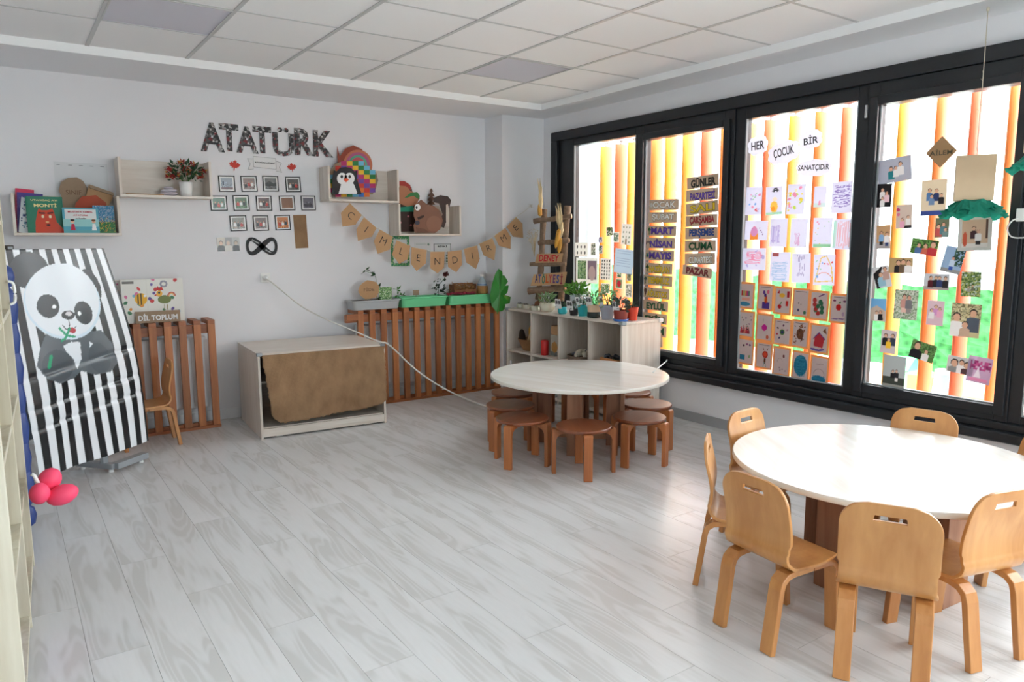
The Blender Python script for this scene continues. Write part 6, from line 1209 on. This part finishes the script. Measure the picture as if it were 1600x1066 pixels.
def d_fruit(c): c.poly([(.1, .78), (.25, .95), (.28, .8)], (196, 40, 60)); c.ell(.45, .72, .2, .12, (240, 206, 80)); c.rect(.78, .65, .95, .9, (190, 40, 60)); c.rect(.75, .3, .9, .5, (214, 60, 60)); c.ell(.32, .25, .13, .13, (214, 40, 44)); c.line([(.34, .32), (.45, .45)], .05, (70, 140, 70))
def d_dots(c): c.ell(.35, .48, .05, .04, (120, 120, 130)); c.ell(.52, .44, .05, .03, (110, 110, 120)); c.ell(.35, .2, .08, .08, (96, 96, 140)); c.ell(.82, .12, .1, .12, (70, 140, 110))
def d_grapes(c): [c.ell(.3 + .25 * math.sin(k * 1.9) + .18, .2 + .055 * k, .13, .13, (56, 130, 96) if k % 3 else (196, 70, 70)) for k in range(10)]; c.line([(.5, .85), (.8, .95)], .06, (110, 60, 130))
def d_apple(c): c.ell(.48, .55, .17, .19, (214, 40, 44)); c.poly([(.45, .72), (.6, .8), (.62, .7)], (70, 150, 80)); [c.ell(u, v, .1, .06, (130, 70, 120)) for u, v in ((.18, .8), (.85, .8))]; c.ell(.8, .3, .08, .12, (196, 180, 210)); c.line([(.1, .08), (.5, .1), (.9, .12)], .05, (130, 110, 170))
def d_fire(c): [c.poly([(.1 + .13 * k, .1), (.2 + .13 * k, .42 + .06 * (k % 2)), (.3 + .13 * k, .1)], [(214, 70, 90), (176, 70, 80), (230, 140, 130)][k % 3]) for k in range(5)]; faint(21, [(120, 90, 150), (120, 150, 130), (60, 50, 60)], 12, .04)(c)
def d_ball(c): c.ell(.5, .5, .19, .19, (206, 40, 170)); c.ell(.75, .12, .1, .12, (200, 110, 80)); c.line([(.4, .7), (.42, .9)], .02, (140, 170, 150))
def d_ring(c): c.ell(.5, .5, .16, .16, (90, 150, 80)); c.ell(.5, .5, .09, .09, (70, 80, 140)); [c.ell(.5 + .36 * math.cos(a), .5 + .3 * math.sin(a), .07, .05, k, a) for a, k in ((.4, (190, 150, 170)), (1.4, (110, 70, 110)), (2.6, (70, 60, 80)), (4.2, (60, 60, 120)), (3.5, (190, 60, 80)))]
def d_cone(c): c.ell(.5, .5, .26, .33, (124, 84, 60)); faint(23, [(90, 60, 44), (150, 106, 80)], 24, .05)(c)
def d_home(c): c.poly([(.2, .2), (.75, .15), (.82, .5), (.48, .72), (.22, .5)], (206, 66, 80)); c.line([(.16, .48), (.48, .74), (.86, .5)], .05, (100, 80, 160)); c.line([(.05, .08), (.5, .04), (.8, .1)], .1, (110, 96, 190)); c.poly([(.7, .8), (.95, .7), (.85, .95)], (130, 90, 60))
def d_mush(c): c.rect(.1, .12, .48, .34, (50, 150, 190)); [c.ell(u, v, .07, .06, k) for u, v, k in ((.35, .75, (60, 40, 70)), (.6, .82, (150, 100, 150)), (.8, .8, (60, 60, 120)))]; c.ell(.8, .3, .06, .1, (140, 190, 130))
def d_man(c): c.ell(.6, .55, .2, .2, (190, 60, 44)); c.poly([(.45, .72), (.42, .85), (.52, .75)], (120, 70, 50)); c.poly([(.75, .72), (.8, .85), (.68, .76)], (120, 70, 50)); c.ell(.6, .55, .13, .13, (230, 90, 60)); c.rect(.54, .15, .66, .38, (110, 80, 60)); c.line([(.5, .02), (.56, .2)], .04, (130, 190, 190)); c.line([(.7, .02), (.64, .2)], .04, (130, 190, 190))
def d_few(c): c.ell(.65, .72, .07, .1, (96, 60, 70)); c.arc(.4, .5, .18, 0, 200, .015, (170, 170, 176)); [c.ell(u, v, .05, .04, (170, 160, 176)) for u, v in ((.4, .25), (.6, .2), (.8, .15), (.45, .15))]
def d_lake(c): c.ell(.5, .5, .46, .62, (40, 150, 190)); scrib(25, (70, 180, 214), 16, (.15, .1, .85, .9), .03)(c); scrib(26, (30, 120, 170), 9, (.2, .15, .8, .85), .02)(c)
def d_boat(c): c.ell(.5, .16, .46, .22, (50, 160, 200)); scrib(27, (30, 130, 180), 8, (.1, .05, .9, .32), .02)(c); c.arc(.5, .32, .36, 10, 170, .02, (120, 120, 130)); c.line([(.3, .75), (.75, .77)], .03, (170, 160, 160))
CRD = [('a striped cake over blue water', 1153, 441, 1179, 483, d_cake), ('a purple vase of flowers', 1183, 444, 1209, 486, d_vase), ('red and yellow fruit', 1209, 448, 1237, 492, d_fruit), ('only a few small grey marks', 1238, 450.5, 1265, 496, d_dots), ('a green and red bunch of grapes', 1264, 454, 1295, 501, d_grapes), ('a red apple among purple marks', 1296, 459, 1326, 506, d_apple),
       ('pink flames below dark dots', 1152, 485.6, 1179, 528, d_fire), ('a magenta ball', 1181, 490, 1208, 534, d_ball), ('small shapes ringed around a green spot', 1208, 498, 1237, 540, d_ring), ('a brown pine cone', 1236.5, 500, 1264, 544, d_cone), ('a red house with purple roof', 1264, 506, 1296, 553, d_home),
       ('a turquoise block and dark dots', 1152, 528, 1178, 570, d_mush), ('a red faced figure with horns', 1180, 534, 1207, 577, d_man), ('a single brown spot and pencil lines', 1207, 542, 1235, 588, d_few), ('a big blue oval', 1237, 548.5, 1265, 594, d_lake), ('a grey arch over blue water', 1265, 556, 1295, 603, d_boat)]
for k, (l, x0, y0, x1, y1, fn) in enumerate(CRD): sheet('orange backed drawing on the window showing ' + l, x0, y0, x1, y1, both(top_line, fn), 1.5, True, (226, 224, 226), 'orange backed drawings on the window', 0.004, lift=0.0004 * (k % 3))

# --- family photographs
def fam(bg, people, extra=None):
    def f(c):
        c.rect(0, 0, 1, 1, bg)
        if extra: extra(c)
        for p in people: figure(c, *p)
    return f
trees = lambda cols, b=(0, .3, 1, 1): (lambda c: c.speckle(len(cols) * 7, cols, 0.7, b, 2))
WHT, NVY, BLK, TEA, PKC = (230, 228, 228), (50, 64, 110), (36, 34, 38), (40, 130, 140), (226, 170, 196)
PH = [('three people dressed in white and teal before a grey wall', 1371.5, 247, 1423.5, 285, -6, fam((176, 180, 196), [(.4, .48, .06, TEA), (.68, .62, .06, WHT), (.54, .5, .05, WHT)])), ('family in white on a black background', 1368, 287.5, 1393, 324, 0, fam((30, 26, 30), [(.42, .66, .1, WHT), (.7, .52, .1, (226, 196, 206)), (.45, .3, .09, WHT)])), ('family by pink balloons indoors', 1400, 320, 1425, 357, -2, fam((206, 190, 180), [(.4, .3, .09, PKC), (.75, .4, .09, WHT)], lambda c: (c.ell(.12, .8, .12, .12, (190, 60, 110)), c.ell(.15, .6, .1, .1, (214, 120, 150)), c.rect(.5, 0, 1, .12, BLK)))),
      ('family in blue on a street', 1369.5, 352, 1391, 389, -2, fam((196, 160, 120), [(.35, .6, .11, (140, 180, 220), (214, 172, 146), (40, 30, 28), BLK), (.75, .55, .11, WHT, (214, 172, 146), (40, 30, 28), NVY)], lambda c: c.rect(0, 0, 1, .25, (176, 170, 170)))), ('large group in blue before a beige wall', 1439, 281, 1478.6, 336.6, -1, fam((224, 210, 186), [(.33, .64, .075, (90, 130, 180)), (.6, .62, .075, NVY), (.42, .48, .065, (120, 150, 190)), (.8, .5, .065, BLK)], lambda c: c.rect(0, 0, 1, .14, (60, 80, 150)))),
      ('close faces before dark trees', 1461, 340.6, 1483, 371, 0, fam((110, 120, 96), [(.25, .45, .14, (196, 90, 90)), (.6, .55, .14, (90, 130, 140)), (.75, .3, .12, (120, 150, 150))])), ('faces on green grass, tilted', 1423, 374, 1465, 398, 8, fam((84, 130, 62), [(.3, .4, .08, (90, 120, 170)), (.55, .42, .08, (206, 110, 90)), (.82, .5, .11, (190, 60, 70))], trees([(110, 160, 80), (60, 96, 50)]))), ('person before tall trees, tilted', 1473, 386, 1505, 427, 12, fam((150, 176, 206), [(.5, .5, .08, (190, 206, 224), (206, 160, 140), (60, 50, 50), (60, 90, 170))], lambda c: (c.speckle(3, [(40, 70, 60), (70, 100, 80)], .8, (.5, .3, 1, .95), 2), c.rect(0, 0, 1, .15, (150, 150, 150))))),
      ('three people with hair down at dusk', 1388.6, 403, 1426, 427, 0, fam((186, 160, 116), [(.4, .5, .1, BLK), (.6, .55, .1, (110, 90, 70)), (.82, .5, .1, WHT)])), ('two people in a car, tilted', 1365, 416, 1391, 450, -14, fam((214, 216, 220), [(.45, .5, .13, (150, 190, 210)), (.75, .72, .12, (190, 160, 150))], lambda c: c.poly([(0, .7), (.6, 1), (.6, .9), (.2, .3), (.3, 0), (.1, 0)], BLK))), ('dark dressed group in front of white sky', 1443, 428, 1483, 453, 0, fam((196, 200, 206), [(.28, .6, .07, (90, 30, 40)), (.48, .62, .07, BLK), (.62, .62, .07, NVY), (.85, .6, .07, BLK)], lambda c: c.rect(0, 0, 1, .2, (170, 160, 160)))), ('green thicket with small figures', 1501.5, 424.6, 1532.5, 464, -1, fam((120, 140, 84), [(.4, .35, .05, (150, 150, 140)), (.6, .4, .05, (110, 110, 90))], trees([(70, 100, 50), (170, 180, 110), (190, 200, 200)], (0, 0, 1, 1)))),
      ('couple standing in a pale garden', 1397, 453, 1433.7, 499.5, 1, fam((186, 196, 180), [(.42, .68, .09, (196, 150, 140), (206, 160, 140), (50, 40, 36), (226, 190, 180)), (.62, .66, .09, (120, 120, 126), (206, 160, 140), (50, 40, 36), (150, 140, 140))], trees([(150, 170, 140), (210, 214, 206), (120, 140, 116)], (0, 0, 1, 1)))), ('three people in pink and lilac', 1448, 470, 1474.5, 508.7, 1, fam((214, 190, 200), [(.52, .68, .1, (206, 150, 200)), (.28, .52, .1, WHT), (.75, .6, .1, PKC)])), ('white horse statue under blue sky', 1360.5, 466.7, 1384, 502, -1, fam((120, 176, 220), [(.4, .3, .1, WHT), (.65, .32, .1, BLK)], lambda c: c.poly([(0, 0), (0, .55), (.4, .7), (1, .45), (1, 0)], (196, 180, 166)))), ('selfie of three before bare trees', 1485, 474.5, 1531.7, 527, 1, fam((196, 186, 146), [(.2, .45, .14, WHT), (.75, .6, .13, (86, 96, 110)), (.5, .26, .11, (196, 170, 150))], trees([(120, 110, 80), (214, 206, 170), (150, 150, 120)], (0, .5, 1, 1)))),
      ('child in a yellow dress among adults', 1376, 516, 1400, 552, 2, fam((206, 196, 200), [(.3, .66, .12, BLK), (.75, .68, .12, (60, 70, 90)), (.52, .5, .1, (236, 196, 60))])), ('person in sunglasses on grass, tilted', 1422, 535, 1461, 563, 12, fam((90, 130, 70), [(.25, .5, .14, BLK), (.65, .4, .08, WHT)], trees([(110, 150, 90), (70, 100, 56)]))), ('dark couple under a stormy sky', 1379.4, 556, 1414, 606, 1, fam((176, 184, 186), [(.45, .46, .06, BLK), (.62, .48, .06, (40, 40, 46), (206, 170, 150), (40, 30, 28), WHT)], lambda c: (c.rect(0, .1, 1, .33, (70, 76, 70)), c.rect(0, 0, 1, .1, (160, 160, 156))))), ('three smiling faces close together', 1479, 558, 1521, 584, 5, fam((206, 206, 206), [(.28, .35, .14, (150, 150, 150)), (.55, .5, .1, WHT), (.75, .35, .12, (90, 60, 66))])), ('table of pink party decorations', 1511, 558, 1549, 599, 5, fam((206, 176, 206), [], lambda c: (c.speckle(5, [(150, 50, 110), (196, 90, 150), (170, 70, 130)], .8, (.1, .5, .95, .85), 3), c.poly([(.3, .2), (.45, .6), (.6, .2)], (236, 226, 236)), c.rect(.1, .05, .9, .18, (226, 150, 190)))))]
for k, (l, x0, y0, x1, y1, sp, fn) in enumerate(PH): sheet('family photograph on the window, ' + l, x0, y0, x1, y1, fn, sp, None, (230, 228, 226), 'family photographs on the window', 0.0036, 'family_photo', 'photograph', printed('photo_print', 0.35, 0.38), 0, 0.0007 * (k % 3))
# framed child photograph and diamond sign
fr = thing('framed_photo', 'white framed photograph of a dancing pair below the teal ruffle', 'photograph', (0, 0, 0)); w, h = size_glass(1497, 338, 1550, 392); on_glass(fr, 1497, 338, 1550, 392, XG - 0.002, -2)
cutbox('mount', (-w / 2, w / 2, -h / 2, h / 2), (-w * .39, w * .39, -h * .4, h * .4), -0.005, 0.0, plain('mount_white', S(206, 204, 198), 0.6), fr)
cv = Canvas(w * .78, h * .8, 0.0042); fam((206, 176, 150), [(.45, .6, .08, (60, 30, 40)), (.62, .5, .07, (230, 226, 226), (206, 160, 140), (110, 30, 40), BLK)], lambda c: (c.rect(0, 0, 1, .14, (226, 220, 214)), c.ell(.12, .3, .09, .3, (206, 90, 60)), c.rect(.9, .3, .97, 1, (90, 60, 50))))(cv); panel('print', cv, 0.001, M_PRINT, fr)
o = thing('diamond_sign', 'brown cardboard diamond lettered AILEM on the photograph window', 'sign', (0, 0, 0)); on_glass(o, 1446, 213, 1495, 262, XG - 0.003); w, h = size_glass(1446, 213, 1495, 262); MB().prism([(0, -h / 2), (w / 2, 0), (0, h / 2), (-w / 2, 0)], 0.003).build('board', plain('kraft_board', S(170, 136, 100), 0.85), o); text_obj('AİLEM', h * 0.2, plain('ink_olive', S(92, 84, 66), 0.8), o, (0, -0.001, 0), w * 0.72, 0.012)
# --- small cards on the end pane
A8 = lambda x0, y0, x1, y1: (780 + x0 / 4.443, 260 + y0 / 4.443, 780 + x1 / 4.443, 260 + y1 / 4.443)
dots = lambda col_, nx, ny: (lambda c: [c.ell((i + .7) / (nx + .4), (j + .6) / (ny + .3), .055, .075, col_) for i in range(nx) for j in range(ny)])
spk = lambda seed, cols: (lambda c: c.speckle(seed, cols, .8, (.08, .06, .92, .94), 2))
LV = [(90, 130, 80), (140, 160, 110), (60, 90, 60)]
AC = [('white card with dots beside the ladder', 525, 530, 612, 625, dots((70, 70, 70), 3, 2), 0), ('narrow plant photo next to the dotted card', 636, 530, 672, 622, spk(41, [(80, 80, 76), (150, 156, 140)]), 0), ('white poster with two leaf pictures', 533, 635, 682, 812, lambda c: (c.rect(.08, .15, .48, .88, (140, 160, 130)), c.rect(.54, .15, .94, .88, (120, 104, 120)), c.speckle(42, LV, .6, (.08, .15, .48, .88), 2), c.ell(.74, .4, .16, .22, (170, 150, 150))), 0), ('small green plant photo high on the orange louvre', 742, 420, 790, 482, spk(43, [(60, 90, 50), (40, 50, 40), (110, 130, 80)]), -3), ('small grey green photo of a sprout', 790, 457, 832, 528, spk(44, [(90, 120, 100), (120, 140, 130)]), 0), ('white card of drawn leaves cut as a tree', 848, 400, 917, 545, both(dots((120, 130, 116), 3, 4), lambda c: c.rect(.44, 0, .56, .3, (140, 120, 100))), 4), ('tiny violet picture', 688, 490, 716, 530, spk(45, [(150, 140, 180), (90, 90, 110)]), 0), ('tiny dark picture below the violet one', 688, 550, 718, 606, spk(46, [(70, 76, 70), (140, 150, 140)]), 0),
      ('white chart of rows of dark leaves', 702, 640, 776, 790, dots((56, 60, 60), 4, 6), 1), ('pale blue note sheet in a clear sleeve', 800, 575, 930, 745, lambda c: (c.rect(0, 0, 1, 1, (186, 206, 226)), [c.rect(.12, v, .85, v + .02, (150, 170, 200)) for v in np.arange(.3, .9, .1)]), 5), ('tiny plant photo right under the note sheet', 815, 740, 850, 772, spk(47, LV), 2), ('tiny sprout photo near the mullion', 885, 748, 915, 796, spk(48, [(150, 140, 116), (90, 100, 80)]), 0), ('photo of a red flower', 808, 780, 855, 850, lambda c: (c.rect(.08, .06, .92, .94, (110, 130, 90)), c.ell(.5, .5, .28, .3, (176, 40, 56))), 2), ('greenish pot photo low on the pane', 705, 812, 768, 882, spk(49, LV), 0), ('tall photo of a jar near the mullion', 877, 815, 922, 910, spk(50, [(150, 150, 140), (190, 186, 170), (100, 110, 90)]), 0)]
for l, x0, y0, x1, y1, fn, sp in AC: sheet('card on the end pane, ' + l, *A8(x0, y0, x1, y1), fn, sp, None, (228, 226, 222), 'cards on the end pane', 0.005, 'window_card', 'card')

# ------------------------------------------------------------------ hanging bags, sensor
TL = plain('teal_crepe', S(36, 150, 126), 0.85, noise=0.12, nscale=30, trans=0.35)
def hanging(label, x, y, z_top, z_bot, w, spin, seed):
    o = thing('paper_bag_mobile', label, 'mobile', (x, y, z_bot), spin, 'paper bag mobiles hanging by the window'); h = z_top - z_bot
    MB().box(-w / 2, w / 2, -0.028, 0.028, 0, h).build('bag', plain('kraft_bag', S(212, 186, 154), 0.85, noise=0.05, nscale=20), o, 0.004)
    rnd = random.Random(seed); q = MB()
    for layer in range(4):
        n = 40; vs = []; rr = 0.115 + 0.016 * layer
        for k in range(n):
            a_ = 2 * math.pi * k / n; wv = rnd.uniform(-.012, .012)
            vs.append((0.045 * math.cos(a_), 0.022 * math.sin(a_), 0.012 - 0.006 * layer)); vs.append((rr * .62 * math.cos(a_), rr * .55 * math.sin(a_), 0.005 - 0.018 * layer + 0.008 * math.sin(5 * a_ + layer))); vs.append(((rr + wv) * math.cos(a_), (rr + wv) * .8 * math.sin(a_), -0.038 - 0.014 * layer + 0.012 * math.sin(7 * a_ + layer * 2) + wv))
        fs = []
        for k in range(n): b_ = ((k + 1) % n) * 3; a2 = k * 3; fs += [(a2, b_, b_ + 1, a2 + 1), (a2 + 1, b_ + 1, b_ + 2, a2 + 2)]
        q.add(vs, fs, None, False)
    r_ = q.build('crepe_ruffle', TL, o); r_.location = (0, 0, -0.004)
    MB().tube([(0, 0, h), (0.004, 0, h + 0.02), (0, 0.0, h + 0.03), (0.002, 0.002, (ZS - 0.001 - z_bot) * .6), (0, 0, ZS - 0.001 - z_bot)], 0.0022, 6).build('string', M_STRING, o)
    q = MB()
    for k in range(10): zz = h + 0.1 + rnd.random() * 0.5; q.tube([(0, 0, zz), (rnd.uniform(-.012, .012), rnd.uniform(-.012, .012), zz + 0.012)], 0.0008, 4)
    q.build('string_fuzz', M_STRING, o); MB().lathe([(0.006, -0.02), (0.008, -0.012), (0.006, -0.001)], 10, Matrix.Translation((0, 0, ZS - z_bot))).build('knot', M_STRING, o)
hanging('brown paper bag with teal crepe ruffle hanging before the photographs', 4.35, 1.895, 1.915, 1.672, 0.185, R(-62), 1)
hanging('second paper bag with teal ruffle cut off by the picture edge', 4.2, 1.515, 2.08, 1.885, 0.185, R(-62), 2)
c = atX(1597, 336, XW - 0.03); o = thing('window_sensor', 'small white sensor with a looped cable on the window post', 'sensor', (XW - 0.036, c.y, c.z), WIN_ROT); MB().box(-0.02, 0.02, -0.022, 0, -0.035, 0.035).build('case', M_PVC, o, 0.004)
MB().tube(smooth([Vector(p) for p in ((-0.005, -0.024, -0.02), (-0.03, -0.03, -0.03), (-0.052, -0.028, -0.07), (-0.03, -0.026, -0.115), (0.03, -0.02, -0.12), (0.06, -0.012, -0.10))]), 0.004, 6).build('cable', M_PVC, o)

# ------------------------------------------------------------------ two thin rods between the stool table and the window
for k, (a, b, xa_, xb_) in enumerate((((1020, 582), (1042, 564), None, 4.475), ((985, 602), (1029, 545), 4.49, 4.515))):
    A, B = (atX(*a, xa_) if xa_ else atZ(*a, 0.5255)), atX(*b, xb_); o = thing('thin_rod', ['thin white rod poking up beside the table towards the window ledge', 'thin white rod behind the end of the shelf unit'][k], 'rod', A)
    MB().tube([Vector((0, 0, 0)), (B - A) * 0.5, B - A], 0.0045, 8).build('rod', M_PVC, o); MB().lathe([(0.006, 0), (0.006, 0.012)], 10, Matrix.Translation(B - A)).build('tip', M_PVC, o)
